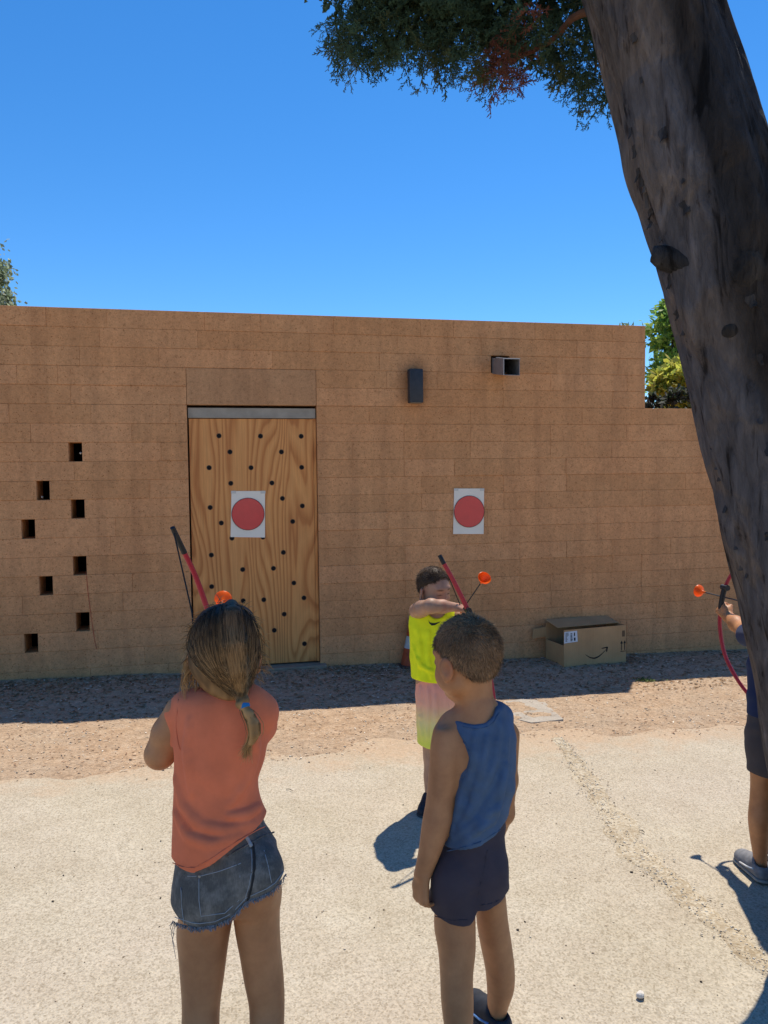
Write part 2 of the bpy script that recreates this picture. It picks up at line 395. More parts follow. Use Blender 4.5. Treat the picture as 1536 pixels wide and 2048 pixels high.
# loose bits -------------------------------------------------------
_gx, _gy = np.arange(-2.6, 5.4, .02), np.arange(-5.0, .1, .02)
_GX, _GY = np.meshgrid(_gx, _gy, indexing='ij'); _GZ = earth_z(_GX, _GY)
def earth_at(x, y): return float(_GZ[min(max(int((x+2.6)/.02), 0), len(_gx)-1), min(max(int((y+5.0)/.02), 0), len(_gy)-1)])
def bits(name, pts, size, cols, mat, flat=.55, kind='stuff', seed=1):
    """small irregular stones / chips, joined"""
    r = np.random.default_rng(seed); n = len(pts)
    B = np.array([(0,0,1),(0,0,-1),(1,0,0),(-1,0,0),(0,1,0),(0,-1,0)], float)
    Fb = np.array([(0,2,4),(0,4,3),(0,3,5),(0,5,2),(1,4,2),(1,3,4),(1,5,3),(1,2,5)])
    th = r.uniform(0, 6.28, n); s = np.asarray(size)[:, None, None]
    J = B[None]*r.uniform(.55, 1.3, (n, 6, 1)) + r.normal(0, .16, (n, 6, 3))
    J[:, :, 2] *= flat; J[:, :, 0] *= r.uniform(.7, 1.7, (n, 1))
    c, sn = np.cos(th)[:, None], np.sin(th)[:, None]
    X = J[:, :, 0]*c - J[:, :, 1]*sn; Y = J[:, :, 0]*sn + J[:, :, 1]*c
    V = np.stack([X, Y, J[:, :, 2]], -1)*s + np.asarray(pts)[:, None, :]
    Fc = (Fb[None]+(np.arange(n)*6)[:, None, None]).reshape(-1, 3)
    C = np.repeat(np.asarray(cols), 6, axis=0)
    return tag(mesh_obj(name, V.reshape(-1, 3), Fc, mat, None, False, C), kind=kind)
def gravel():
    r = np.random.default_rng(5); P = []; S = []; C = []
    pal = np.array([(.60, .50, .38), (.50, .36, .24), (.66, .60, .49), (.36, .25, .17), (.54, .42, .29), (.26, .18, .13)])
    for i in range(5200):                                    # earth strip
        x = r.uniform(-2.3, 5.0); y = r.uniform(-2.1, -.03)
        if y < edge_y(x)-.12 and r.random() < .8: continue
        s = .0022+.0065*r.random()**4; P.append((x, y, 0)); S.append(s); C.append(pal[r.integers(6)]*r.uniform(.75, 1.25))
    for i in range(1500):                                    # grit on pavement
        x = r.uniform(-2, 3.4); y = r.uniform(-4.7, -1.9)
        s = .0012+.0028*r.random()**3; P.append((x, y, 0)); S.append(s)
        C.append((pal[r.integers(6)] if r.random() < .8 else np.array((.06, .045, .035)))*r.uniform(.8, 1.2))
    for i in range(60):                                      # dark crumbs
        x = r.uniform(-1.6, 2.8); y = r.uniform(-4.5, -1.6); P.append((x, y, 0)); S.append(r.uniform(.003, .0065)); C.append(np.array((.06, .045, .035)))
    for i in range(3000):                                    # trench
        y = r.uniform(-4.9, -1.97); c = np.interp(y, TR_Y[::-1], TR_X[::-1]); w = np.interp(y, TR_Y[::-1], TR_W[::-1])
        x = c+w*r.normal(0, .62); s = .0012+.0042*r.random()**3; P.append((x, y, .004)); S.append(s); C.append(pal[r.choice([0, 2, 2, 2, 4])]*r.uniform(.85, 1.2))
    P = np.array(P); S = np.array(S); base = earth_z(P[:, 0], P[:, 1]); pv = gz(P[:, 0])
    P[:, 2] += np.maximum(base, np.where(P[:, 1] < -1.75, pv, -9)) + S*.25
    bits('gravel', P, S, C, M['gravel'], seed=9)
gravel()
def litter():
    """dry leaves, needles and bark chips in the shade of the wall"""
    r = np.random.default_rng(15); V = []; Fc = []; C = []
    def leaf(x, y, L, w, col, curl):
        z = max(earth_at(x, y), -.06-.022*x if y < -1.8 else -9)+.002; a = r.uniform(0, 6.28); t = r.normal(0, .25)
        b = len(V); ca, sa = math.cos(a), math.sin(a)
        for (u, v, h) in ((-1, 0, 0), (-.3, 1, curl), (.4, .8, curl), (1, 0, curl*.6), (.4, -.8, curl), (-.3, -1, curl)):
            X, Y = u*L, v*w; V.append((x+X*ca-Y*sa, y+X*sa+Y*ca, z+abs(h)*w+X*t*.35+abs(t)*L*.35)); C.append(col)
        Fc.append((b, b+1, b+2, b+3)); Fc.append((b, b+3, b+4, b+5))
    for i in range(7000):
        cx = r.choice([-1.9, -1.6, -1.2, 1.2, 1.5, -.6, .9, 2.2, 3.4]); x = cx + r.normal(0, .28); y = -.08-abs(r.normal(0, .28))
        if i > 1500: x = r.uniform(-2.3, 4.9); y = -.02-1.15*r.random()**1.3
        pale = r.random(); col = np.array((.36, .225, .12)) if pale < .6 else np.array((.24, .135, .07)) if pale < .9 else np.array((.60, .50, .38))
        leaf(x, y, r.uniform(.007, .022), r.uniform(.003, .009), col*r.uniform(.7, 1.25), r.uniform(.2, .9))
    for i in range(3800):                                    # chips in the sunny strip
        x = r.uniform(-2.2, 4.9); y = r.uniform(-2.05, -.95)
        if y < edge_y(x)-.1 and r.random() < .7: continue
        k = r.random(); col = np.array((.55, .42, .29)) if k < .5 else np.array((.34, .20, .12)) if k < .85 else np.array((.70, .62, .50))
        leaf(x, y, r.uniform(.004, .017), r.uniform(.0012, .005), col*r.uniform(.75, 1.25), r.uniform(0, .6))
    tag(mesh_obj('leaf_litter', V, Fc, M['litter'], None, False, np.array(C)), kind='stuff')
litter()
def stone():
    bm = bmesh.new(); bmesh.ops.create_icosphere(bm, subdivisions=3, radius=1)
    V = np.array([v.co[:] for v in bm.verts]); F_ = [[v.index for v in f.verts] for f in bm.faces]; bm.free()
    r = np.random.default_rng(3)
    for k in range(9):                                        # chop with random planes -> angular stone
        d = r.normal(size=3); d /= np.linalg.norm(d); h = V@d; c = r.uniform(.5, .8); V = V - np.outer(np.maximum(h-c, 0), d)*.95
    V += .03*waves(V, 9, 2)[:, None]*V
    V *= np.array([.018, .014, .0135]); p = on_ground(1281, 1995)
    th = .5; V[:, :2] = V[:, :2]@np.array([[math.cos(th), math.sin(th)], [-math.sin(th), math.cos(th)]])
    tag(mesh_obj('stone', V+p+np.array([0, 0, .011]), F_, M['stone_white']), 'small angular white stone lying alone on the pale pavement', 'stone')
stone()
def twigs():
    for k, (a, b, lab) in enumerate([((572, 1578), (586, 1582), 'thin dark twig on the pavement right of the girl'),
                                     ((1278, 1660), (1290, 1665), 'short dark twig lying on the gravel filled trench')]):
        A, B = on_ground(*a, .006), on_ground(*b, .006); Mm = (A+B)/2+np.array([.003, .004, .003])
        tag(MB().tube([A, Mm, B], [.0016, .0019, .0011], 5).build('twig', M['bark_dark']), lab, 'twig')
twigs()
def weed():
    r = np.random.default_rng(31); V = []; Fc = []; C = []; c0 = on_ground(1292, 1366)
    for i in range(90):
        x, y = c0[0]+r.normal(0, .06), c0[1]+r.normal(0, .022); z = earth_at(x, y)
        a = r.uniform(0, 6.28); L = r.uniform(.008, .02); h = r.uniform(.004, .022); w = L*.45; b = len(V)
        d = np.array([math.cos(a), math.sin(a), 0]); s = np.array([-d[1], d[0], 0]); o = np.array([x, y, z])
        V += [o, o+d*L*.5+s*w+[0, 0, h], o+d*L+[0, 0, h*.8], o+d*L*.5-s*w+[0, 0, h]]; Fc.append((b, b+1, b+2, b+3))
        C += [np.array((.16, .22, .07))*r.uniform(.6, 1.5)]*4
    tag(mesh_obj('weed', V, Fc, M['leaf'], None, False, np.array(C)), 'small low green weed at the corner of the wall shadow', 'weed', kind='stuff')
weed()

# ================================================================== the block building
ZT, CH = 2.875, .1487                     # parapet top, course height
ZSTEP = ZT-5*CH; XSTEP = 3.792
def course_z(k): return ZT-k*CH
bld = empty('building', (0, .12, gz(0)))
tag(bld, 'sand-brown block building with plywood door, small square holes and stepped parapet', 'building')
DX0, DX1 = -.258, .787
HOLES = [(137, 164, 7), (73, 99, 9), (142, 169, 10), (43, 70, 11), (146, 173, 13), (80, 107, 14), (152, 179, 16), (49, 76, 17)]
HPY = {7: 900, 9: 978, 10: 1016, 11: 1057, 13: 1131, 14: 1210, 16: 1245, 17: 1289}
opens = []                                # (course, x0, x1)
for xl, xr, k in HOLES: opens.append((k, on_wall(xl, HPY[k])[0], on_wall(xr, HPY[k])[0]))
SCX0, SCX1 = on_wall(982, 727)[0], on_wall(1027, 727)[0]
opens.append((2, SCX0, SCX1-.04))
for k in range(5, 25): opens.append((k, DX0, DX1))
for k in (3, 4): opens.append((k, DX0, DX1))   # lintel
NC = 22; TH = .24
def segs(k, x0, x1, pad=0.0):
    cut = sorted([(a, b) for (kk, a, b) in opens if kk == k]); out = []; x = x0
    for a, b in cut:
        if a > x: out.append((x, min(a, x1)-pad))
        x = max(x, b+pad)
    if x < x1: out.append((x, x1))
    return out
XL, XR = -5.0, 9.0
core = MB()
for k in range(NC):
    z1, z0 = course_z(k), course_z(k+1); xr = XSTEP if k < 5 else XR
    for a, b in segs(k, XL, xr, .001):
        core.box((a+.0015, .0032, z0), (b-.0015, TH, z1-.0008 if k in (0, 5) else z1))
core_o = core.build('wall', M['mortar'], bld)
mesh_cache = {}
def block_mesh(L, h):
    key = (round(L, 3), round(h, 4))
    if key in mesh_cache: return mesh_cache[key]
    c = .0018; d = .05; x, z = L/2, h/2
    V = [(-x, d, -z), (x, d, -z), (x, d, z), (-x, d, z), (-x, c, -z), (x, c, -z), (x, c, z), (-x, c, z), (-x+c, 0, -z+c), (x-c, 0, -z+c), (x-c, 0, z-c), (-x+c, 0, z-c)]
    Fc = [(0, 1, 5, 4), (1, 2, 6, 5), (2, 3, 7, 6), (3, 0, 4, 7), (4, 5, 9, 8), (5, 6, 10, 9), (6, 7, 11, 10), (7, 4, 8, 11), (8, 9, 10, 11)]
    me = bpy.data.meshes.new('block'); me.from_pydata(V, [], Fc); me.materials.append(M['block']); me.update(); mesh_cache[key] = me; return me
br = np.random.default_rng(21); rest = MB()
GAP = .0022
for k in range(NC):
    z1, z0 = course_z(k), course_z(k+1); h = z1-z0-GAP; xr = XSTEP if k < 5 else XR
    for a, b in segs(k, XL, xr):
        a2, b2 = a, b; x = a2 if abs(a2-XL) > .01 else a2-br.uniform(0, .4)
        while x < b2-.01:
            L = float(br.choice([.295, .445, .595, .745, .895, 1.045], p=[.10, .14, .22, .24, .18, .12])); e = x+L
            if b2-e < .13: e = b2
            xa, xb = max(x, a2), min(e, b2); x = e
            L = xb-xa-GAP*.45
            if L < .02: continue
            xm = (xa+xb)/2; zc = (z0+z1)/2; off = float(br.normal(0, .0011))-.001
            if xa < -2.3 or xb > 5.1 or z1 < -.22:
                me = block_mesh(L, h); rest.add([(v.co.x+xm, v.co.y+off, v.co.z+zc) for v in me.vertices], [p.vertices[:] for p in me.polygons])
            else:
                o = bpy.data.objects.new('block', block_mesh(L, h)); o.location = (xm, off, zc)
                link(o); adopt(o, core_o)
tag(rest.build('block_rows', M['block'], core_o), kind='stuff')
lin = MB().box((DX0+.002, -.0005, course_z(5)+.002), (DX1-.002, TH, course_z(3)-.002), .003).build('lintel', M['block_smooth'], bld)
# body behind the front: dark room, side wall, roof
bd = MB()
bd.box((XL, TH, -.5), (XL+.2, 5.2, 2.6)); bd.box((XSTEP-.2, TH, -.5), (XSTEP, 5.2, ZT-.004)); bd.box((XL+.2, 5.0, -.5), (XSTEP-.2, 5.2, ZT-.004))
bd.build('rear_wall', M['block_smooth'], bld)
MB().box((XL+.2, TH+.001, 2.36), (XSTEP-.2, 5.0, 2.52)).build('roof', M['sill'], bld)
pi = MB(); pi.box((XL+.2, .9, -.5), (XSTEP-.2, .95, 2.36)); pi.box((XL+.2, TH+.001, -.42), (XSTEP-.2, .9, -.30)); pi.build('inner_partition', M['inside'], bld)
MB().box((DX0-.0, -.075, -.30), (DX1+.045, .20, -.028), .006).build('door_sill', M['sill'], bld)

# door --------------------------------------------------------------
door = empty('door', ((DX0+DX1)/2, .055, -.02)); tag(door, 'plywood door panel with dark bolt holes set under a grey steel channel', 'door')
YD = .040
panel = MB().box((DX0+.012, YD, -.015), (DX1-.028, YD+.03, 2.025), .0015).build('panel', M['plywood'], door)
ch = MB(); ch.box((DX0+.006, YD-.012, 2.030), (DX1-.006, YD+.05, 2.112), .002); ch.build('top_channel', M['steel'], door)
jb = MB(); jb.box((DX1-.026, YD-.006, -.015), (DX1-.004, YD+.05, 2.028)); jb.build('jamb', M['plywood'], door)
MB().box((DX0+.004, YD+.032, -.02), (DX1-.004, YD+.06, 2.12)).build('backing', M['inside'], door)
BOLT = [(325,577),(575,579),(820,580),(391,674),(701,674),(266,769),(518,769),(823,767),(396,863),(644,861),(707,954),(272,1009),(827,999),(339,1102),(769,1093),(403,1193),(590,1187),(279,1295),(713,1279),(468,1382),(653,1375),(281,1485),(776,1463),(471,1570),(595,1564),(837,1553),(718,1651),(658,1748),(840,1829)]
mbh = MB().lathe([(.0205, 0), (.0205, -.0016), (.0185, -.0022), (.0155, -.0016), (.0150, .000)], axis=(0, 1, 0), n=16)
mbd = MB().lathe([(.0152, -.0006), (.007, -.0002), (.006, -.0034), (.0005, -.0038)], axis=(0, 1, 0), n=12)
proto = None
for (bx, by) in BOLT:
    p = on_wall(330+bx/3.011, 680+by/3.011, YD); p[1] = YD-.0002
    if proto is None:
        proto = mesh_obj('bolt', mbh.v, mbh.f, M['washer']); pin = mesh_obj('bolt_core', mbd.v, mbd.f, M['hole_dark']); auto_smooth(proto); auto_smooth(pin)
        a, b = proto, pin
    else:
        a = link(proto.copy()); b = link(pin.copy())
    a.location = p; adopt(a, door); b.parent = a

# wall lamp and rain spout -------------------------------------------
lp0, lp1 = on_wall(819, 737, -.09), on_wall(847, 805, -.09)
lamp = empty('wall_lamp', ((lp0[0]+lp1[0])/2, 0, lp1[2])); tag(lamp, 'black upright box lamp on the wall above the right-hand paper target', 'lamp')
b = MB().box((lp0[0], -.09, lp1[2]), (lp1[0], -.012, lp0[2]), .006); auto_smooth(b.build('housing', M['dark_metal'], lamp))
MB().box((lp0[0]+.02, -.0125, lp1[2]+.03), (lp1[0]-.02, .001, lp0[2]-.03)).build('wall_bracket', M['dark_metal'], lamp)
MB().box((lp0[0]+.01, -.083, lp1[2]-.004), (lp1[0]-.01, -.02, lp1[2]+.002)).build('lens', M['sill'], lamp)
sp = empty('rain_spout', (SCX0+.06, 0, course_z(3))); tag(sp, 'square dark metal rain spout poking out near the top of the wall', 'spout')
zt, zb = course_z(2)-.006, course_z(3)+.004; xa, xb = SCX0+.012, SCX1-.052
def spout():
    w = .004; L = .27; dr = .060; V = []
    def ring(y, dz, ins): 
        return [(xa+ins, y, zb+dz+ins), (xb-ins, y, zb+dz+ins), (xb-ins, y, zt+dz-ins), (xa+ins, y, zt+dz-ins)]
    V = ring(.2, .02, 0)+ring(-L, -dr, 0)+ring(-L, -dr, w)+ring(.2, .02, w)
    Fc = []
    for k in range(3):
        for j in range(4): Fc.append((k*4+j, k*4+(j+1) % 4, (k+1)*4+(j+1) % 4, (k+1)*4+j))
    o = mesh_obj('pipe', V, [f[::-1] for f in Fc], M['spout'], sp); return o
plain('spout', (.26, .24, .235), .5, .5, .15, 20, Metallic=.3)
spout()
MB().box((xa+.005, .10, zb+.008), (xb-.005, .12, zt-.004)).build('pipe_end', M['hole_dark'], sp)
rim = MB(); e_ = .004; zf = -.060
rim.box((xa-.002, -.276, zt+zf-e_), (xb+.002, -.2702, zt+zf+e_)); rim.box((xa-e_*.5, -.276, zb+zf), (xa+e_*.7, -.2702, zt+zf-e_-.0003))
V = [(xa-.003, -.27, zt+zf-.003), (xa-.003, -.27, zt+zf+.006), (xa-.003, -.10, zt-.022), (xa-.003, -.10, zt-.031), (xa+.002, -.27, zt+zf-.003), (xa+.002, -.27, zt+zf+.006), (xa+.002, -.10, zt-.022), (xa+.002, -.10, zt-.031)]
rim.add(V, [(0, 1, 2, 3), (4, 7, 6, 5), (0, 4, 5, 1), (1, 5, 6, 2), (2, 6, 7, 3), (3, 7, 4, 0)]); rim.build('rim', M['pale_metal'], sp)

# paper targets --------------------------------------------------------
def target(name, TL, TR, BR_, BL, cx, cy, rx, yy, label):
    e = empty(name, on_wall(cx, cy, yy)); tag(e, label, 'paper target', 'paper targets')
    n = 10; V = []; c = [on_wall(*q, yy) for q in (TL, TR, BR_, BL)]
    for i in range(n+1):
        for j in range(n+1):
            u, v = j/n, i/n; p = (c[0]*(1-u)+c[1]*u)*(1-v)+(c[3]*(1-u)+c[2]*u)*v
            p[1] = yy-.003-.006*max(0, v-.75)**1.5*4*math.sin(u*3)-.001*math.sin(u*5+v*4); V.append(p)
    K = n+1; Fq = [(i*K+j, (i+1)*K+j, (i+1)*K+j+1, i*K+j+1) for i in range(n) for j in range(n)]
    mesh_obj('paper', V, Fq, M['paper'], e, True)
    ctr = on_wall(cx, cy, yy); rad = rx*np.linalg.norm(on_wall(cx+1, cy, yy)-ctr)
    d = MB().lathe([(0.0001, -.0078), (rad-.004, -.0078)], ctr, (0, 1, 0), 48); d.build('red_disc', M['print_red'], e)
    MB().lathe([(rad-.0045, -.0082), (rad, -.0082)], ctr, (0, 1, 0), 48).build('ring', M['print_line'], e)
    m_ = MB()
    for (q, s) in ((TL, 1), (TR, -1)):
        p = on_wall(q[0]+s*4, q[1]+3, yy)
        m_.box((p[0]-.02, yy-.0048, p[2]-.008), (p[0]+.02, yy-.0045, p[2]+.014))
    m_.build('tape', M['tape'], e)
plain('tape', (.62, .58, .52), .25, .5, .05, 20)
target('paper_target', (463, 982), (530, 982), (530, 1075), (461, 1074), 496, 1028, 33, YD-.001, 'white paper with a big red disc taped to the plywood door')
target('paper_target', (908, 977), (968, 977), (967, 1068), (906, 1068), 938, 1023, 30.5, -.004, 'white paper with a big red disc taped to the block wall')

# red string from a hole ------------------------------------------------
def red_string():
    px = [(172, 1146), (173, 1152), (176, 1185), (180, 1215), (184, 1245), (190, 1285), (196, 1310)]
    P = [on_wall(x, y, -.006-.002*math.sin(i*1.7)) for i, (x, y) in enumerate(px)]; P[0] = P[0]+np.array([-.01, .03, .004])
    K = []
    for i in range(len(P)-1):
        for t in (0, .5): K.append(P[i]*(1-t)+P[i+1]*t)
    tag(MB().tube(K, .0018, 6).build('string', M['red_thread'], None, True), 'thin red string hanging from one of the square wall holes', 'string')
plain('red_thread', (.42, .06, .035), .8, .2, .1, 50)
red_string()
# glints of white inside two holes: light spots made as small white blobs
def hole_glints():
    for (px, py, y, r_, lab) in ((161, 906, .05, .009, 'scrap of light imitated by a white blob in the topmost square wall hole'), (84, 994, .07, .010, 'scrap of light imitated by a white blob in the second square wall hole from the top')):
        bm = bmesh.new(); bmesh.ops.create_icosphere(bm, subdivisions=2, radius=r_); V = np.array([v.co[:] for v in bm.verts]); Fc = [[v.index for v in f.verts] for f in bm.faces]; bm.free()
        V += .25*V*waves(V/r_, 3.0, 4)[:, None]
        tag(mesh_obj('glint_blob', V+on_wall(px, py, y), Fc, M['paper']), lab, 'glint')
hole_glints()

# cardboard box ------------------------------------------------------------
def cardboard_box():
    A = on_ground(1128, 1338); B = on_ground(1252, 1328); d = 3.35
    # box frame: front bottom edge A->B, depth towards the wall
    ex = (B-A); ex[2] = 0; W = np.linalg.norm(ex); ex /= W; ey = np.array([-ex[1], ex[0], 0.0]); ez = np.array([0, 0, 1.0])
    Hh = .335; Dp = .30; z0 = min(A[2], B[2])+.012
    root = empty('cardboard_box', (A[0]+.25, A[1]+.12, z0)); tag(root, 'brown shipping box with a smile arrow, torn open at its left end, against the wall', 'box')
    O = np.array([A[0], A[1], z0]); th = .006
    def plate(name, c, eu, ev, ew, u, v, w=th, mat='cardboard', par=root):
        """rectangle u x v from corner c, thickness w along ew"""
        V = [c, c+eu*u, c+eu*u+ev*v, c+ev*v]; V += [p+ew*w for p in V]
        return mesh_obj(name, V, [(0, 3, 2, 1), (4, 5, 6, 7), (0, 1, 5, 4), (1, 2, 6, 5), (2, 3, 7, 6), (3, 0, 4, 7)], M[mat], par)
    front = plate('front_panel', O, ex, ez, ey, W, Hh)
    plate('back_panel', O+ey*(Dp-th), ex, ez, ey, W, Hh+.01); plate('base_panel', O+ey*th+ex*th, ex, ey, ez, W-2*th, Dp-2*th)
    plate('end_panel', O+ex*(W-th)+ey*(th+.001), ey, ez, ex, Dp-2*th-.002, Hh-.002)
    plate('end_panel', O+ey*(th+.001), ey, ez, ex, Dp-2*th-.002, Hh*.60)
    fl = ez*.55-ey*.1+ex*-.83; fl /= np.linalg.norm(fl)
    tl = plate('top_flap', O+ez*(Hh+.0005)+ey*(Dp*.35), ex, ey*.985+ez*.17, np.array([0, 0, 1.]), W-.002, Dp*.66, .005)
    f2 = -ex*.86+ez*-.12+ey*.2; f2 /= np.linalg.norm(f2)
    plate('side_flap', O+ez*Hh*.93+ey*(Dp-th*1.2), f2, -ez*.9+ey*.1, ey, .12, .10, .005)
    # print on the front: (u, v) are fractions of the front panel
    def P3(u, v, off=.0012): return O+ex*(u*W)+ez*(v*Hh)-ey*off
    lab = mesh_obj('shipping_label', [P3(.0, .66), P3(.215, .68), P3(.205, .965), P3(.005, .955)], [(0, 1, 2, 3)], M['paper_label'], front)
    bars = MB(); rr = random.Random(4)
    def quad(mb, u0, v0, u1, v1, off=.0018): mb.add([P3(u0, v0, off), P3(u1, v0, off), P3(u1, v1, off), P3(u0, v1, off)], [(0, 1, 2, 3)])
    for i in range(9):
        y = .70+i*.027; quad(bars, .022, y, .022+rr.uniform(.02, .055), y+.013)
    for i in range(6):
        y = .705+i*.036; quad(bars, .10, y, .125+rr.uniform(0, .02), y+.022)
    quad(bars, .155, .71, .180, .79); quad(bars, .155, .83, .172, .92)
    bars.build('label_print', M['ink'], lab)
    sm = MB(); n = 26; pts = []
    for i in range(n+1):
        t = i/n; u = .335+.335*t; v = .325+.075*t-.165*math.sin(math.pi*t)*(1-.15*t); w = .010+.034*math.sin(math.pi*min(1, t*1.02))**.8*(.6+.4*t)
        pts.append((u, v, w))
    V = []
    for (u, v, w) in pts: V += [P3(u, v-w*.5), P3(u, v+w*.5)]
    sm.add(V, [(2*i, 2*i+2, 2*i+3, 2*i+1) for i in range(n)])
    sm.add([P3(.595, .430), P3(.60, .455), P3(.69, .475), P3(.70, .445)], [(0, 3, 2, 1)])
    sm.add([P3(.676, .465), P3(.702, .470), P3(.688, .345), P3(.668, .34)], [(0, 3, 2, 1)])
    sm.build('smile_mark', M['ink'], front)
    ar = MB()
    for u in (.925, .975):
        quad(ar, u-.006, .34, u+.006, .52, .0012)
        ar.add([P3(u-.022, .52), P3(u+.022, .52), P3(u, .60)], [(0, 1, 2)])
    quad(ar, .905, .305, .992, .322, .0012); ar.build('arrow_marks', M['ink'], front)
    sq = MB(); quad(sq, .932, .70, .978, .86, .0012); sq.build('print_patch', M['print_brown'], front)
plain('paper_label', (.70, .70, .72), .5, .3, .03, 30); plain('print_brown', (.16, .095, .05), .8, .2, .2, 60)
cardboard_box()

# traffic cone -----------------------------------------------------------------
def cone():
    p = on_ground(826, 1333); e = empty('traffic_cone', p); tag(e, 'weathered orange traffic cone with a white band standing by the wall', 'cone')
    b = MB().box((p[0]-.13, p[1]-.13, p[2]), (p[0]+.13, p[1]+.13, p[2]+.025), .008); b.build('base', M['dark_metal'], e)
    def seg(nm, r0, z0, r1, z1, mat):
        auto_smooth(MB().lathe([(r0, z0), (r1, z1)], p, (0, 0, 1), 28).build(nm, M[mat], e))
    seg('lower_cone', .105, .024, .074, .17, 'cone'); seg('white_band', .0745, .168, .052, .272, 'cone_white'); seg('upper_cone', .0525, .27, .024, .42, 'cone')
    MB().lathe([(.024, .42), (.019, .424), (.018, .40)], p, (0, 0, 1), 20).build('tip', M['cone'], e)
plain('cone', (.48, .085, .03), .6, .3, .25, 16); plain('cone_white', (.55, .52, .48), .6, .3, .25, 20)
cone()
# ================================================================== the leaning tree on the right
TD = 2.62                                                       # its distance
TRUNK = [  # photo row, left outline, half width (photo pixels), depth offset
    (-420, 1060, 118, .10), (-200, 1122, 121, .06), (0, 1181, 123, .03), (150, 1224, 122, .02), (250, 1250, 124, .01), (330, 1268, 127, .0), (500, 1320, 131, 0),
    (700, 1376, 138, 0), (900, 1428, 143, 0), (1000, 1447, 147, 0), (1150, 1481, 150, 0), (1300, 1511, 154, 0), (1440, 1538, 160, 0), (1650, 1578, 172, .0), (1830, 1598, 196, 0), (1960, 1590, 226, 0)]
tree = empty('leaning_tree', at(1790, 1910, TD)); tag(tree, 'big tree with a leaning peeling grey trunk at the right edge', 'tree')
def catmull(rows, n):
    A = np.array(rows, float); K = len(A); out = []
    for i in range(K-1):
        p0, p1, p2, p3 = A[max(i-1, 0)], A[i], A[i+1], A[min(i+2, K-1)]
        for t in np.arange(n)/n:
            out.append(.5*((2*p1)+(-p0+p2)*t+(2*p0-5*p1+4*p2-p3)*t*t+(-p0+3*p1-3*p2+p3)*t**3))
    out.append(A[-1]); return np.array(out)
def trunk():
    rows = catmull(TRUNK, 22); NA = 150; V = []; C = []; Rr = []
    for (y, xl, w, dd) in rows:
        d = TD+dd; C.append(at(xl+w, y, d)); Rr.append(w/F_PX*d)
    C = np.array(C); Rr = np.array(Rr); T = np.gradient(C, axis=0); T /= np.linalg.norm(T, axis=1)[:, None]
    th = np.linspace(0, 2*math.pi, NA, endpoint=False)
    A = np.cross(T, FW); A /= np.linalg.norm(A, axis=1)[:, None]; A *= np.sign(A@RT)[:, None]; B = np.cross(T, A)
    P = C[:, None]+Rr[:, None, None]*(A[:, None]*np.cos(th)[None, :, None]+B[:, None]*np.sin(th)[None, :, None])
    nrm = (P-C[:, None])/Rr[:, None, None]
    S = np.cumsum(np.r_[0, np.linalg.norm(np.diff(C, axis=0), axis=1)])
    Q = np.stack([np.cos(th)[None]*.35+0*S[:, None], np.sin(th)[None]*.35+0*S[:, None], S[:, None]*.30+0*th[None]], -1)
    disp = .006*waves(Q, 9, 41)+.006*waves(Q*np.array([1, 1, .7]), 30, 42)+.006*np.abs(waves(Q*np.array([1, 1, .6]), 70, 43))-.004
    lump = .006*waves(Q*np.array([1, 1, 2.4]), 7, 44)
    plates = .007*(np.tanh(5*waves(Q*np.array([1, 1, .8]), 20, 45)))
    disp = disp+lump*.6+plates
    P = P+nrm*disp[..., None]
    n, k = P.shape[:2]; I = np.arange(n*k).reshape(n, k)
    Fq = np.stack([I[:-1], np.roll(I, -1, 1)[:-1], np.roll(I, -1, 1)[1:], I[1:]], -1).reshape(-1, 4)[:, ::-1]
    dk = np.cos(th)[None]*1.0+.50+.45*waves(Q*np.array([1, 1, 1.3]), 6, 46)+.25*waves(Q*np.array([1, 1, .6]), 22, 47)   # shade on the trunk's right side, painted into the vertex colour
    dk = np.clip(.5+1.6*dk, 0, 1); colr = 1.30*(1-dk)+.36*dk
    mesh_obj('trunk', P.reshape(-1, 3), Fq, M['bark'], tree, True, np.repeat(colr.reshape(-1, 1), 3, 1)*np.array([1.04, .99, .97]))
    return C, Rr
TC, TRR = trunk()
def on_trunk(px, py, out=0.0):
    """point on the trunk side that faces the camera"""
    r = ray(px, py); best = None
    for d in np.arange(TD-.35, TD+.3, .004):
        p = CAM+r*d; i = np.argmin(np.linalg.norm(TC-p, axis=1))
        if np.linalg.norm(TC[i]-p) < TRR[i]: return p+(p-TC[i])/np.linalg.norm(p-TC[i])*out
        if best is None or np.linalg.norm(TC[i]-p)-TRR[i] < best[0]: best = (np.linalg.norm(TC[i]-p)-TRR[i], p)
    return best[1]
# sawn stub, knots and peeling flakes
def stub():
    a = on_trunk(1340, 516); b = at(1298, 512, TD-.05); ax = (b-a)+np.array([0, 0, .01])
    L = np.linalg.norm(ax); ax /= L
    m_ = MB().lathe([(.050, -.06), (.038, L*.25), (.034, L*.6), (.031, L*.85), (.024, L*.87), (.0005, L*.84)], a, ax, 16)
    V = np.array(m_.v); V += .008*waves(V, 55, 3)[:, None]*np.array([1, .6, 1.]); mesh_obj('branch_stub', V, m_.f, M['bark'], tree, True, np.ones((len(V), 3))*.45)
    r = np.random.default_rng(8)
    for (px, py, s) in ((1500, 535, .034), (1455, 663, .018), (1475, 890, .017)):
        p = on_trunk(px, py, -.004); ax = p-TC[np.argmin(np.linalg.norm(TC-p, axis=1))]; ax /= np.linalg.norm(ax)
        m_ = MB().lathe([(s*1.7, -.006), (s*1.2, .004), (s*.7, .008), (s*.3, .006), (.0005, .006)], p, ax, 14)
        V = np.array(m_.v); V += .004*waves(V, 60, 5)[:, None]; mesh_obj('knot', V, m_.f, M['bark'], tree, True, np.ones((len(V), 3))*.40)
stub()
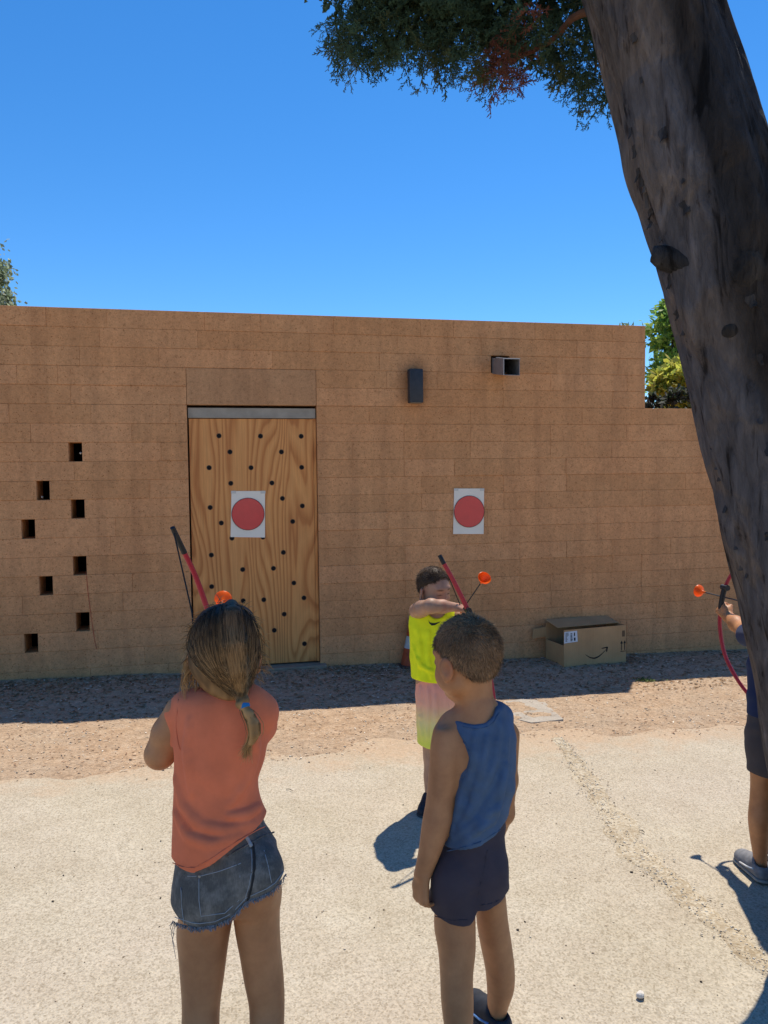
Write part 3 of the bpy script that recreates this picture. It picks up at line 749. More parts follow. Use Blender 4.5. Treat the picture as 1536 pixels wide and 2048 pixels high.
def flakes():
    r = np.random.default_rng(17); spots = []
    for (px, py) in ((1243, 262), (1247, 300), (1251, 345), (1268, 352), (1274, 372), (1283, 395), (1290, 430), (1298, 470), (1310, 548), (1318, 560), (1346, 618), (1352, 650), (1362, 690), (1424, 880), (1429, 912), (1434, 935), (1440, 965), (1446, 1000), (1478, 1080), (1488, 1120)):
        xl = np.interp(py, [t_[0] for t_ in TRUNK], [t_[1] for t_ in TRUNK]); spots.append((xl+r.uniform(3, 10), py, r.uniform(.020, .040)))
    for i in range(14):
        y = r.uniform(60, 1250); rows = catmull(TRUNK, 4); xl = np.interp(y, rows[:, 0], rows[:, 1]); spots.append((min(1536, xl+r.uniform(12, 190)), y, r.uniform(.012, .035)))
    for (px, py, s) in spots:
        p = on_trunk(px, py, .002); i = np.argmin(np.linalg.norm(TC-p, axis=1)); n = p-TC[i]; n /= np.linalg.norm(n)
        t = TC[max(i-3, 0)]-TC[min(i+3, len(TC)-1)]; t /= np.linalg.norm(t); b = np.cross(n, t); V = []; K = 5
        w = s*r.uniform(.35, .7); lift = r.uniform(.3, .9)*s
        for a in range(K):
            for c in range(3):
                v = a/(K-1); hh = lift*v**2 if r.random() < .97 else lift
                q = p-t*(v-.3)*s*1.6*r.uniform(.9, 1.1)+b*(c-1)*w*(1-.35*v)*r.uniform(.7, 1.25)+n*(hh+.002-.35*w*abs(c-1)); V.append(q)
        F1 = [(a*3+c, a*3+c+1, a*3+c+4, a*3+c+3) for a in range(K-1) for c in range(2)]
        V2 = [v-n*.003 for v in V]; m_ = K*3
        F2 = [tuple(x+m_ for x in f[::-1]) for f in F1]
        rim = [0, 1, 2]+[3*a+2 for a in range(1, K)]+[3*(K-1)+1, 3*(K-1)]+[3*a for a in range(K-2, 0, -1)]
        F3 = [(rim[j], rim[j]+m_, rim[(j+1) % len(rim)]+m_, rim[(j+1) % len(rim)]) for j in range(len(rim))]
        mesh_obj('bark_flake', V+V2, F1+F2+F3, M['bark'], tree, False, np.ones((2*m_, 3))*r.uniform(.5, 1.0))
flakes()
# limbs: up out of the frame, carrying the crown over the children
TOP = TC[0]
def limb(P, r0, r1, mat='bark', name='branch'):
    P = np.array(P, float); t = np.linspace(0, 1, len(P)); n = 14; tt = np.linspace(0, 1, n)
    Q = np.stack([np.interp(tt, t, P[:, i]) for i in range(3)], 1)
    Q[1:-1] = (Q[:-2]+2*Q[1:-1]+Q[2:])/4; Q[1:-1] += .012*np.stack([waves(Q[1:-1], 9, 61+i) for i in range(3)], 1)
    m_ = MB().tube(Q, np.linspace(r0, r1, n), 9); auto_smooth(mesh_obj(name, m_.v, m_.f, M[mat], tree, True, np.ones((len(m_.v), 3))*.8)); return Q
LB = []
LB.append(limb([TC[11], TC[0], at(960, -760, 2.9), at(880, -1000, 3.3)], .20, .05))
LB.append(limb([TC[40], at(1130, -60, 2.8), at(1040, -120, 2.95), at(860, -70, 3.15), at(700, -5, 3.3)], .045, .008, 'bark_red'))
LB.append(limb([TC[46], at(1150, 30, 2.85), at(1110, 80, 3.0), at(1050, 112, 3.1), at(1000, 120, 3.15)], .018, .004, 'bark_red'))
LB.append(limb([TC[22], at(1000, -420, 2.9), at(820, -480, 3.1), at(620, -420, 3.3)], .07, .015))
LB.append(limb([TC[22], at(1200, -420, 3.1), at(1180, -500, 3.5), at(1100, -480, 3.9)], .06, .015))
LB.append(limb([TC[47], at(1200, -60, 2.9), at(1180, 40, 3.1), at(1190, 150, 3.3)], .03, .004))

def spray_mesh(seed, deep=2, wide=1.0):
    """one scaly juniper spray about 0.16 long: list of (p0, p1, w)"""
    r = np.random.default_rng(seed); S = []
    def grow(p, d, L, lev):
        n = 5 if lev == 0 else 4 if lev == 1 else 3
        q = p
        for i in range(n):
            d2 = d+r.normal(0, .12, 3); d2 /= np.linalg.norm(d2); e = q+d2*L/n
            S.append((q, e, wide*(.0030, .0026, .0024)[lev])); q = e; d = d2
            if lev < deep:
                for s in (-1, 1):
                    if r.random() < .88:
                        ax = r.normal(size=3); ax -= d*(ax@d); ax /= np.linalg.norm(ax)
                        grow(q, d*.72+ax*.70, L*(.42 if lev == 0 else .46)*r.uniform(.7, 1.2)*(1-.10*i), lev+1)
    grow(np.zeros(3), np.array([0, 0, 1.]), .15, 0)
    V = []; Fc = []
    for (a, b, w) in S:
        d = b-a; n = np.cross(d, r.normal(size=3)); n /= np.linalg.norm(n); m2 = np.cross(d, n); m2 /= np.linalg.norm(m2); k = len(V)
        V += [a+n*w, a-n*.5*w+m2*.87*w, a-n*.5*w-m2*.87*w, b+d*.1+n*w*.2]
        Fc += [(k, k+1, k+3), (k+1, k+2, k+3), (k+2, k, k+3)]
    return np.array(V), np.array(Fc)
SPR = [spray_mesh(i) for i in range(6)]; SPR_FAR = [spray_mesh(20+i, 1, 3.2) for i in range(4)]
def crown():
    r = np.random.default_rng(77); VV = []; FF = []; CC = []; off = 0
    def put(p, d, s, col, lib=None):
        nonlocal off
        lib = lib or SPR; V, Fc = lib[r.integers(len(lib))]; d = d/np.linalg.norm(d); a = np.cross(d, r.normal(size=3)); a /= np.linalg.norm(a); b = np.cross(d, a)
        W = V*s; W = W[:, :1]*a+W[:, 1:2]*b+W[:, 2:]*d+p
        VV.append(W); FF.append(Fc+off); off += len(V); CC.append(np.tile(col*r.uniform(.75, 1.25), (len(V), 1)))
    green = np.array((.060, .110, .060)); olive = np.array((.11, .13, .05)); red = np.array((.22, .075, .045))
    # clusters in view: photo centre, radius, depth, count, colour
    CL = [(690, 55, 46, 3.25, 40, green), (770, 50, 66, 3.3, 80, green), (705, 105, 36, 3.2, 24, green), (780, 98, 42, 3.25, 40, green), (750, 0, 70, 3.3, 70, green),
          (860, 45, 75, 3.25, 85, green), (900, 95, 50, 3.2, 45, green), (880, 115, 28, 3.2, 16, olive), (940, 40, 75, 3.2, 80, green), (960, 135, 36, 3.15, 22, olive), (1000, 110, 38, 3.1, 30, red), (1010, 150, 22, 3.1, 12, red), (1040, 150, 12, 3.1, 7, red),
          (1030, 55, 60, 3.15, 55, green), (1100, 50, 60, 3.1, 50, green), (1060, 25, 30, 3.0, 12, red), (1090, 112, 30, 3.2, 16, green), (1140, 125, 46, 3.2, 26, green), (1180, 168, 38, 3.25, 26, green), (1200, 110, 56, 3.3, 28, green), (1215, 185, 28, 3.2, 14, green), (1160, 75, 42, 3.2, 22, green)]
    for (x, y, R_, d, n, col) in CL:
        for i in range(int(n*.82)):
            q = r.normal(size=3); q *= r.random()**.45/np.linalg.norm(q); px, py = x+q[0]*R_, y+q[1]*R_
            p = at(px, py, d+q[2]*.28); c = at(x, y-R_*.7, d); dr = (p-c); dr /= np.linalg.norm(dr)+1e-6
            dr = dr+np.array([-.35*RT[0], -.35*RT[1], -.35])+r.normal(0, .55, 3)
            put(p-dr/np.linalg.norm(dr)*.06, dr, r.uniform(.6, 1.15), col if r.random() < .85 else olive)
    # the rest of the crown above the frame
    for (x, y, d, R_, n) in ((800, -190, 3.2, .30, 280), (980, -170, 3.1, .34, 260), (860, -330, 3.3, .42, 340), (1060, -360, 3.3, .42, 300), (720, -340, 3.35, .34, 240), (940, -560, 3.25, .45, 300), (1180, -260, 3.3, .36, 220), (1150, -560, 3.35, .42, 260), (760, -560, 3.3, .45, 260), (780, -70, 3.3, .22, 110), (890, -70, 3.2, .26, 150), (1060, -60, 3.15, .28, 130)):
        c = at(x, y, d)
        for i in range(int(n*.72)):
            q = r.normal(size=3); q *= r.random()**.4/np.linalg.norm(q); p = c+q*R_*np.array([1.1, .70, .8]); dr = q+r.normal(0, .6, 3)
            put(p, dr, r.uniform(1.0, 1.7), green, SPR_FAR)
    V = np.concatenate(VV); mesh_obj('crown', V, np.concatenate(FF), M['needle'], tree, False, np.concatenate(CC))
crown()

# ================================================================== trees behind the building
def far_tree(name, label, base_px, d, blobs, leaf, n, cols, trunk_r, seed, mat='leaf', droop=0.0):
    r = np.random.default_rng(seed); base = at(base_px[0], base_px[1], d); base[2] = gz(base[0])
    e = empty(name, base); tag(e, label, 'tree' if 'bush' not in name else 'bush', 'greenery behind the wall')
    tops = [at(x, y, d+dz) for (x, y, R_, dz) in blobs]
    tm = MB(); mid = base*.35+tops[0]*.65
    tm.tube([base, base*.6+mid*.4+np.array([.05, 0, .2]), mid, tops[0]], [trunk_r, trunk_r*.8, trunk_r*.5, trunk_r*.15], 8); mesh_obj('trunk', tm.v, tm.f, M['bark'], e, True, np.ones((len(tm.v), 3)))
    bm_ = MB()
    for t in tops[1:]:
        bm_.tube([mid*.8+base*.2, (mid+t)/2+np.array([0, 0, -.1]), t], [trunk_r*.4, trunk_r*.25, trunk_r*.08], 6)
    if len(tops) > 1: mesh_obj('limbs', bm_.v, bm_.f, M['bark'], e, True, np.ones((len(bm_.v), 3)))
    VV = []; FF = []; CC = []; k = 0; tot = sum(b[2]**2 for b in blobs)
    for (bx, by, R_, dz), c in zip(blobs, tops):
        rad = R_/F_PX*d; m_ = int(n*R_**2/tot); ncl = max(6, m_//55)
        cl = r.normal(size=(ncl, 3)); cl *= (r.random(ncl)**.33)[:, None]/np.linalg.norm(cl, axis=1)[:, None]
        for j in range(m_):
            cc = cl[r.integers(ncl)]; p = c+cc*rad+r.normal(0, .17*rad, 3)
            dr = cc*.7+r.normal(0, .7, 3)+np.array([0, 0, -droop]); dr /= np.linalg.norm(dr); s = np.cross(dr, r.normal(size=3)); s /= np.linalg.norm(s)
            L = leaf[0]*r.uniform(.6, 1.4); w = leaf[1]*r.uniform(.6, 1.4)
            VV += [p, p+dr*L*.5+s*w, p+dr*L, p+dr*L*.5-s*w]; FF.append((k, k+1, k+2, k+3)); k += 4
            CC += [np.array(cols[r.integers(len(cols))])*r.uniform(.65, 1.35)]*4
    mesh_obj('crown', np.array(VV), np.array(FF), M[mat], e, False, np.array(CC))
far_tree('gum_tree', 'grey-green tree crown showing above the wall at the left edge', (-70, 1000), 15.0, [(-26, 520, 52, 0), (-90, 500, 76, .3), (-16, 572, 44, .2), (-60, 620, 80, -.3), (-140, 570, 90, .4)], (.10, .026), 9500,
         [(.24, .30, .17), (.33, .38, .25), (.17, .22, .12)], .16, 5, droop=.8)
far_tree('conifer_tree', 'bright green conifer behind the low right part of the wall', (1370, 1000), 13.0, [(1345, 665, 44, 0), (1358, 625, 40, .1), (1420, 690, 80, .2), (1335, 740, 40, -.1), (1390, 760, 70, .2), (1445, 600, 70, .3), (1400, 850, 90, 0)], (.13, .028), 16000,
         [(.22, .38, .06), (.34, .46, .09), (.13, .26, .07)], .13, 6)
far_tree('leafy_bush', 'yellow-green leafy bush just behind the low right wall', (1370, 900), 9.0, [(1345, 760, 36, 0), (1385, 740, 42, .1), (1315, 775, 20, 0), (1430, 770, 60, .1), (1375, 800, 40, .1)], (.095, .030), 4600,
         [(.52, .52, .08), (.62, .56, .12), (.34, .40, .08)], .04, 7)
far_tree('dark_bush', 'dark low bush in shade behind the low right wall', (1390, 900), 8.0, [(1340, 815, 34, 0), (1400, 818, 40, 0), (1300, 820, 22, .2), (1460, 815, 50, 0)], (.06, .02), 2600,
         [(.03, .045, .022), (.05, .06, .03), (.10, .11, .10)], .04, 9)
far_tree('distant_tree', 'treetop tips barely showing over the parapet near its right end', (1235, 1000), 16.0, [(1232, 676, 18, 0), (1275, 672, 20, 0), (1250, 705, 40, 0)], (.14, .018), 1600,
         [(.14, .20, .06), (.20, .24, .08)], .09, 10)
# ================================================================== figures: signed-distance modelling
# Everything is laid out in metres in a frame (u right, v away, s up) that is square to the picture.
def pc(px, py, d): return np.array([(px-768)/F_PX*d, d, -(py-1024)/F_PX*d])
def to_world(P): P = np.asarray(P, float); return CAM + P[..., :1]*RT + P[..., 1:2]*FW + P[..., 2:3]*UP
def to_frame(P): q = np.asarray(P, float)-CAM; return np.stack([q@RT, q@FW, q@UP], -1)
def ground_frame(px, d):
    """frame point on the ground under photo column px at distance d"""
    lo, hi = 1100., 3200.
    for _ in range(40):
        m_ = (lo+hi)/2; p = at(px, m_, d)
        if p[2] > gz(p[0]): lo = m_
        else: hi = m_
    return pc(px, lo, d), lo
def nrmz(v): v = np.asarray(v, float); return v/np.linalg.norm(v)
def smin(a, b, k):
    if k <= 0: return np.minimum(a, b)
    h = np.clip(.5+.5*(b-a)/k, 0, 1); return b+(a-b)*h-k*h*(1-h)
def smax(a, b, k): return -smin(-a, -b, k)

class Vol:
    def __init__(s, lo, hi, h):
        s.lo = np.array(lo, float); s.h = h; n = np.ceil((np.array(hi)-s.lo)/h).astype(int)+1; s.n = n
        s.ax = [(s.lo[i]+h*np.arange(n[i])).astype(np.float32) for i in range(3)]; s.f = np.full(tuple(n), .2, np.float32)
    def sub(s, lo, hi):
        a = np.clip(np.floor((np.array(lo)-s.lo)/s.h).astype(int), 0, s.n); b = np.clip(np.ceil((np.array(hi)-s.lo)/s.h).astype(int)+1, 0, s.n)
        sl = tuple(slice(a[i], b[i]) for i in range(3))
        return sl, s.ax[0][sl[0]][:, None, None], s.ax[1][sl[1]][None, :, None], s.ax[2][sl[2]][None, None, :]
    def ridge(s, pts, d0, rad, lift, d1=None, k=.011):
        rad, lift = rad*.62, lift*.62
        """raise a soft fold along a photo-space path lying on the surface"""
        A = np.array(pts, float); t = np.linspace(0, 1, len(A)); tt = np.linspace(0, 1, 24); Q = []
        for a in tt: Q.append(s.surf(np.interp(a, t, A[:, 0]), np.interp(a, t, A[:, 1]), d0-.2, d0+.15, -(rad-lift)))
        w = np.sin(np.linspace(.15, math.pi-.15, 24)); s.chain(Q, list(rad*(.35+.65*w)), k)
    def put(s, sl, d, k, op):
        if s.f[sl].size == 0: return
        s.f[sl] = smin(s.f[sl], d, k) if op == 'add' else smax(s.f[sl], -d, k)
    def cone(s, a, b, ra, rb, k=.012, op='add', flat=None, fl=1.0):
        a, b = np.array(a, float), np.array(b, float); m_ = max(ra, rb)+.045
        sl, U, Y, Z = s.sub(np.minimum(a, b)-m_, np.maximum(a, b)+m_); ba = b-a; L2 = max(ba@ba, 1e-9)
        h = np.clip(((U-a[0])*ba[0]+(Y-a[1])*ba[1]+(Z-a[2])*ba[2])/L2, 0, 1)
        x, y, z = U-a[0]-ba[0]*h, Y-a[1]-ba[1]*h, Z-a[2]-ba[2]*h; q = x*x+y*y+z*z
        if flat is not None:
            n = nrmz(flat); c = x*n[0]+y*n[1]+z*n[2]; q = q+(fl*fl-1)*c*c
        s.put(sl, np.sqrt(q)-(ra+(rb-ra)*h), k, op); return s
    def chain(s, P, rad, k=.012, **kw):
        for i in range(len(P)-1): s.cone(P[i], P[i+1], rad[i], rad[i+1], k, **kw)
        return s
    def ell(s, c, r, A=None, k=.012, op='add'):
        c = np.array(c, float); r = np.array(r, float); A = np.eye(3) if A is None else np.array(A); m_ = r.max()+.045
        sl, U, Y, Z = s.sub(c-m_, c+m_); x, y, z = U-c[0], Y-c[1], Z-c[2]; q = 0; g = 0
        for i in range(3):
            t = (x*A[i][0]+y*A[i][1]+z*A[i][2])/r[i]; q = q+t*t; g = g+(t/r[i])**2
        q = np.sqrt(q); s.put(sl, q*(q-1)/np.maximum(np.sqrt(g), 1e-4), k, op); return s
    def loft(s, rows, d0, k=.012, grow=0.0, cap=.015, fold=None, power=2.0):
        """rows: (left px, right px, row px, depth offset, half thickness)"""
        Rw = catmull(rows, 6); D = d0+Rw[:, 3]
        S = -(Rw[:, 2]-1024)/F_PX*D; U0 = ((Rw[:, 0]+Rw[:, 1])/2-768)/F_PX*D; W = (Rw[:, 1]-Rw[:, 0])/2/F_PX*D+grow; T = Rw[:, 4]+grow
        o = np.argsort(S); S, U0, W, T, D = S[o], U0[o], W[o], T[o], D[o]; m_ = .05
        sl, U, Y, Z = s.sub((np.min(U0-W)-m_, np.min(D-T)-m_, S[0]-m_), (np.max(U0+W)+m_, np.max(D+T)+m_, S[-1]+m_))
        z = Z.ravel(); f = lambda a: np.interp(z, S, a)[None, None, :].astype(np.float32)
        x = (U-f(U0))/f(W); y = (Y-f(D))/f(T); q = np.sqrt(x*x+y*y)
        if power != 2.0: q = (np.abs(x)**power+np.abs(y)**power)**(1/power)
        g = np.sqrt((x/f(W))**2+(y/f(T))**2); dd = q*(q-1)/np.maximum(g, 1e-3)
        if power != 2.0: dd = (q-1)*np.minimum(f(W), f(T))
        if fold is not None: dd = dd-fold(U+0*Y+0*Z, Y+0*U+0*Z, Z+0*U+0*Y)
        e = np.maximum(S[0]-Z, Z-S[-1]); dd = smax(dd, e+0*dd, cap)
        s.put(sl, dd, k, 'add'); return s
    def cut(s, fn, k=.004):
        """keep where fn(U, Y, Z) < 0"""
        U, Y, Z = s.ax[0][:, None, None], s.ax[1][None, :, None], s.ax[2][None, None, :]
        s.f = smax(s.f, np.broadcast_to(fn(U, Y, Z), s.f.shape), k).astype(np.float32); return s
    def value(s, P):
        i = np.clip(np.round((np.asarray(P)-s.lo)/s.h).astype(int), 0, s.n-1); return s.f[i[..., 0], i[..., 1], i[..., 2]]
    def mesh(s, smooth=2):
        f = s.f; ins = f < 0; nx, ny, nz = f.shape
        cnt = np.zeros((nx-1, ny-1, nz-1), np.int8)
        for dx in (0, 1):
            for dy in (0, 1):
                for dz in (0, 1): cnt += ins[dx:nx-1+dx, dy:ny-1+dy, dz:nz-1+dz]
        act = np.argwhere((cnt > 0) & (cnt < 8)); idx = -np.ones(cnt.shape, np.int64); idx[tuple(act.T)] = np.arange(len(act))
        acc = np.zeros((len(act), 3)); num = np.zeros(len(act)); cor = [(a, b, c) for a in (0, 1) for b in (0, 1) for c in (0, 1)]
        vals = {c: f[act[:, 0]+c[0], act[:, 1]+c[1], act[:, 2]+c[2]].astype(float) for c in cor}
        for c in cor:
            for a in range(3):
                if c[a] == 0:
                    e = list(c); e[a] = 1; e = tuple(e); f0, f1 = vals[c], vals[e]; m_ = (f0 < 0) != (f1 < 0)
                    t = np.where(m_, f0/np.where(f0-f1 == 0, 1, f0-f1), 0); p = np.array(c, float)+np.outer(t, np.eye(3)[a]); acc[m_] += p[m_]; num[m_] += 1
        V = s.lo+s.h*(act+acc/num[:, None]); Q = []
        for a in range(3):
            b, c = (a+1) % 3, (a+2) % 3
            s0 = [slice(1, -1)]*3; s0[a] = slice(0, -1); s1 = list(s0); s1[a] = slice(1, None)
            A, B = ins[tuple(s0)], ins[tuple(s1)]; ed = np.argwhere(A != B); base = ed.copy(); base[:, b] += 1; base[:, c] += 1
            flip = A[tuple(ed.T)]
            def cell(db, dc):
                q = base.copy(); q[:, b] -= db; q[:, c] -= dc; return idx[tuple(q.T)]
            q = np.stack([cell(0, 0), cell(1, 0), cell(1, 1), cell(0, 1)], 1); q[~flip] = q[~flip][:, ::-1]; Q.append(q)
        Q = np.concatenate(Q); Q = Q[(Q >= 0).all(1)]
        for _ in range(smooth):
            E = np.concatenate([Q[:, [0, 1]], Q[:, [1, 2]], Q[:, [2, 3]], Q[:, [3, 0]]]); acc = np.zeros_like(V); n = np.zeros(len(V))
            for i in range(3): acc[:, i] = np.bincount(E[:, 0], V[E[:, 1], i], len(V))+np.bincount(E[:, 1], V[E[:, 0], i], len(V))
            n = np.bincount(E[:, 0], minlength=len(V))+np.bincount(E[:, 1], minlength=len(V)); V = V*.5+.5*acc/np.maximum(n, 1)[:, None]
        return V, Q
    def build(s, name, mat, parent=None, colf=None, smooth=2, parts=False):
        V, Q = s.mesh(smooth); Wd = to_world(V)
        Wd_c = colf(V) if colf is not None else None
        return mesh_obj(name, Wd, Q, mat, parent, True, Wd_c)
    def surf(s, px, py, d0, d1, out=.0015):
        """first hit along the sight line through a photo pixel"""
        D = np.arange(d0, d1, s.h*.3); P = np.outer(D, [(px-768)/F_PX, 1.0, -(py-1024)/F_PX]); v = s.value(P); k = np.argmax(v < 0) if (v < 0).any() else int(np.argmin(v))
        return P[k]-np.array([0, out, 0])
def curve_near(pts, D, off):
    """photo curve taken on the near surface (off metres in front of the middle depth D)"""
    return curve_y(pts, D-off)
def curve_y(pts, d):
    """photo curve (x, y) -> function s(u) at distance d"""
    A = np.array(pts, float); u = (A[:, 0]-768)/F_PX*d; s_ = -(A[:, 1]-1024)/F_PX*d
    return lambda U: np.interp(np.ravel(U), u, s_).reshape(np.shape(U)).astype(np.float32)
def curve_x(pts, d):
    A = np.array(pts, float); u = (A[:, 0]-768)/F_PX*d; s_ = -(A[:, 1]-1024)/F_PX*d; o = np.argsort(s_)
    return lambda Z: np.interp(np.ravel(Z), s_[o], u[o]).reshape(np.shape(Z)).astype(np.float32)
def fold_fn(items, amp=1.0):
    """items: (direction, frequency, phase, amplitude, warp seed)"""
    def fn(U, Y, Z):
        P = np.stack([U, Y, Z], -1); out = 0
        for (d, fr, ph, am, sd_) in items:
            w = waves(P, 9, sd_, 4); t = (P@np.array(d, np.float32))*fr+ph+1.6*w
            out = out+am*(np.clip(np.sin(t), -.2, 1)**2)*np.clip(.55+.6*waves(P, 6, sd_+7, 4), 0, 1)
        return (out*amp).astype(np.float32)
    return fn

# ------------------------------------------------------------------ shared body pieces
def head(vol, c, f, t, s=1.0, ears=True, k=.012):
    """c centre of the skull, f face direction, t crown direction"""
    f = nrmz(f); t = np.array(t, float); t = nrmz(t-f*(t@f)); r = np.cross(f, t); A = [r, f, t]
    P = lambda a, b, e: c+s*(r*a+f*b+t*e)
    vol.ell(P(0, -.010, .018), s*np.array([.073, .092, .080]), A, .01); vol.ell(P(0, .026, -.038), s*np.array([.060, .064, .076]), A, .03)
    vol.ell(P(0, .062, -.094), s*np.array([.024, .022, .018]), A, .03)
    for e in (-1, 1):
        vol.ell(P(.033*e, .056, -.050), s*np.array([.024, .026, .026]), A, .02); vol.ell(P(.044*e, .018, -.070), s*np.array([.018, .035, .022]), A, .025)
    vol.ell(P(0, .074, .016), s*np.array([.046, .014, .012]), A, .018)
    for e in (-1, 1): vol.ell(P(.030*e, .099, -.010), s*np.array([.016, .013, .010]), A, .012, 'cut')
    for e in (-1, 1): vol.ell(P(.030*e, .074, -.012), s*np.array([.0135, .0135, .0125]), A, .003)
    vol.cone(P(0, .084, -.006), P(0, .098, -.036), .006*s, .0095*s, .012)
    for e in (-1, 1): vol.ell(P(.010*e, .089, -.040), s*np.array([.007, .007, .006]), A, .006)
    vol.ell(P(0, .083, -.064), s*np.array([.019, .009, .0045]), A, .004); vol.ell(P(0, .082, -.0725), s*np.array([.016, .009, .005]), A, .004)
    if ears:
        for e in (-1, 1):
            ec = P(.081*e, -.004, -.028); B = [nrmz(r*e*.85-f*.5), nrmz(f*.85+r*e*.5), t]
            vol.ell(ec, s*np.array([.0085, .019, .031]), B, .004); vol.ell(ec-t*.026*s+f*.004*s, s*np.array([.006, .009, .009]), B, .006)
            vol.ell(ec+B[0]*.008*s+t*.002*s, s*np.array([.0055, .0095, .017]), B, .004, 'cut')
    return dict(P=P, A=A, c=c, f=f, t=t, r=r, s=s)
def face_cols(H, base):
    """vertex colours: lips, brows, lids, flush"""
    base = np.array(base); P, r, f, t, s = H['P'], H['r'], H['f'], H['t'], H['s']
    def fn(V):
        C = np.tile(base, (len(V), 1)); q = (V-H['c'])/s; a, b, e = q@r, q@f, q@t
        n = waves(V, 35, 3)[:, None]*.05+waves(V, 90, 4)[:, None]*.03; C = C*(1+n)
        fl = np.exp(-(((np.abs(a)-.040)/.016)**2+((e+.045)/.02)**2))*(b > .03); C = C*(1-fl[:, None]*np.array([0, .16, .18]))
        lip = np.exp(-((a/.017)**4+((e+.068)/.008)**4))*(b > .06); C = C*(1-lip[:, None]*np.array([.12, .45, .40]))
        br_ = np.exp(-(((np.abs(a)-.030)/.016)**4+((e-.012)/.005)**4))*(b > .04); C = C*(1-br_[:, None]*.72)
        ls = np.exp(-(((np.abs(a)-.030)/.013)**4+((e+.014)/.0032)**4))*(b > .06); C = C*(1-ls[:, None]*.8)
        ear = np.exp(-(((np.abs(a)-.078)/.012)**4+((e+.026)/.034)**4)); C = C*(1-ear[:, None]*np.array([0, .18, .2]))
        return C
    return fn
def hand(vol, wrist, along, back, side, s=1.0, curl=.5, grip=False, spread=.2):
    """palm + five fingers. along: wrist->knuckles, back: out of the back of the hand, side: towards the thumb"""
    al = nrmz(along); bk = nrmz(np.array(back)-al*(np.array(back)@al)); sd_ = np.cross(al, bk); sd_ = sd_*np.sign(sd_@np.array(side)); L = .062*s
    for j, o in enumerate((-.020, -.007, .007, .019)):
        vol.cone(wrist+sd_*o*.65*s, wrist+al*L+sd_*o*s, .0125*s, .0115*s, .010)
    vol.ell(wrist+al*L*.5+sd_*.016*s-bk*.004*s, (.017*s, .017*s, .017*s), None, .014)
    lens = (.040, .050, .054, .048)
    for j, o in enumerate((-.0235, -.0080, .0075, .0225)):
        p = wrist+al*L*(.97 if j else .90)+sd_*o*s; ang = 0; r0 = (.0062, .0070, .0073, .0071)[j]*s; d = al
        for q in range(3):
            ang += curl*(1.05 if q else .75)*(1+.10*(1.5-j)); d = al*math.cos(ang)-bk*math.sin(ang)+sd_*(o*spread*3*(q == 0))
            d = nrmz(d); e = p+d*lens[j]*s*(.42, .33, .25)[q]; vol.cone(p, e, r0*(1-.08*q), r0*(.94-.09*q), .0022); p = e
    b = wrist+al*.018*s+sd_*.020*s-bk*.004*s; m_ = b+al*.024*s+sd_*.016*s-bk*.010*s
    e = m_+al*.022*s+(-bk*.6+(-sd_*.5 if grip else sd_*.1))*.022*s
    vol.cone(b, m_, .0115*s, .0090*s, .006); vol.cone(m_, e, .0088*s, .0068*s, .003)
def shoe(name, heel, toe_dir, parent, mats, L=.185, W=.036, hgt=.062):
    """heel: ground point (frame). low sneaker: upper, sole and laces"""
    f = nrmz(toe_dir); up_ = to_frame(CAM+np.array([0, 0, 1.0])); up_ = nrmz(up_); f = nrmz(f-up_*(f@up_)); r = np.cross(f, up_)
    P = lambda a, b, e: heel+f*a*L+r*b+up_*e
    lo = np.min([P(-.15, -.08, -.02), P(1.15, .08, .12), P(-.15, .08, .12), P(1.15, -.08, -.02)], axis=0)-.05; hi = np.max([P(-.15, -.08, -.02), P(1.15, .08, .12), P(-.15, .08, .12), P(1.15, -.08, -.02)], axis=0)+.05
    v = Vol(lo, hi, .0045)
    v.cone(P(.14, 0, .030), P(.80, 0, .026), W*.90, W*.98, .02, flat=up_, fl=1.25); v.cone(P(.16, 0, .05), P(.30, 0, .05), W*.80, W*.82, .02); v.cone(P(.30, 0, .05), P(.62, 0, .034), W*.72, W*.80, .02)
    v.ell(P(.16, 0, .075), (W*.70,)*3, None, .008, 'cut')
    fz = lambda U, Y, Z: (heel[0]-U)*up_[0]+(heel[1]-Y)*up_[1]+(heel[2]-Z)*up_[2]+.012
    v.cut(fz, .003); v.build(name, mats[0], parent)
    so = Vol(lo, hi, .0045); so.cone(P(.14, 0, .010), P(.80, 0, .010), W*1.0, W*1.06, .01); 
    so.cut(lambda U, Y, Z: np.maximum((heel[0]-U)*up_[0]+(heel[1]-Y)*up_[1]+(heel[2]-Z)*up_[2]+.0015, (U-heel[0])*up_[0]+(Y-heel[1])*up_[1]+(Z-heel[2])*up_[2]-.016), .004); so.build('shoe_sole', mats[1], parent)
    lb = MB(); z = .058
    for i in range(4):
        a = .36+.09*i; h_ = .068-.011*i
        q = [to_world(P(a, b, h_+.010*(1-(b/.018)**2)-.006)) for b in (-.020, -.010, 0, .010, .020)]
        lb.tube(q, .0028, 6)
    for b0, b1 in ((-W*.98, -1), (W*.98, 1)):
        lb.tube([to_world(P(.18, b0*.94, .045)), to_world(P(.40, b0*1.0, .032)), to_world(P(.62, b0*1.03, .026))], .004, 6)
    lb.build('laces', mats[2], parent, True)
def strands(name, roots, dirs, lens, cols, parent, r=.0006, segs=2, grav=.25, tip=None, seed=0):
    """short tapered hairs as three-sided tubes (world coordinates)"""
    rg = np.random.default_rng(seed); n = len(roots); P = [np.array(roots)]; d = np.array(dirs); L = np.array(lens)[:, None]
    for i in range(segs):
        d = d+np.array([0, 0, -grav/segs])+rg.normal(0, .10, (n, 3)); d /= np.linalg.norm(d, axis=1)[:, None]; P.append(P[-1]+d*L/segs)
    return ribbons(name, np.stack(P, 1), r, cols, tip if tip is not None else cols, parent, seed)
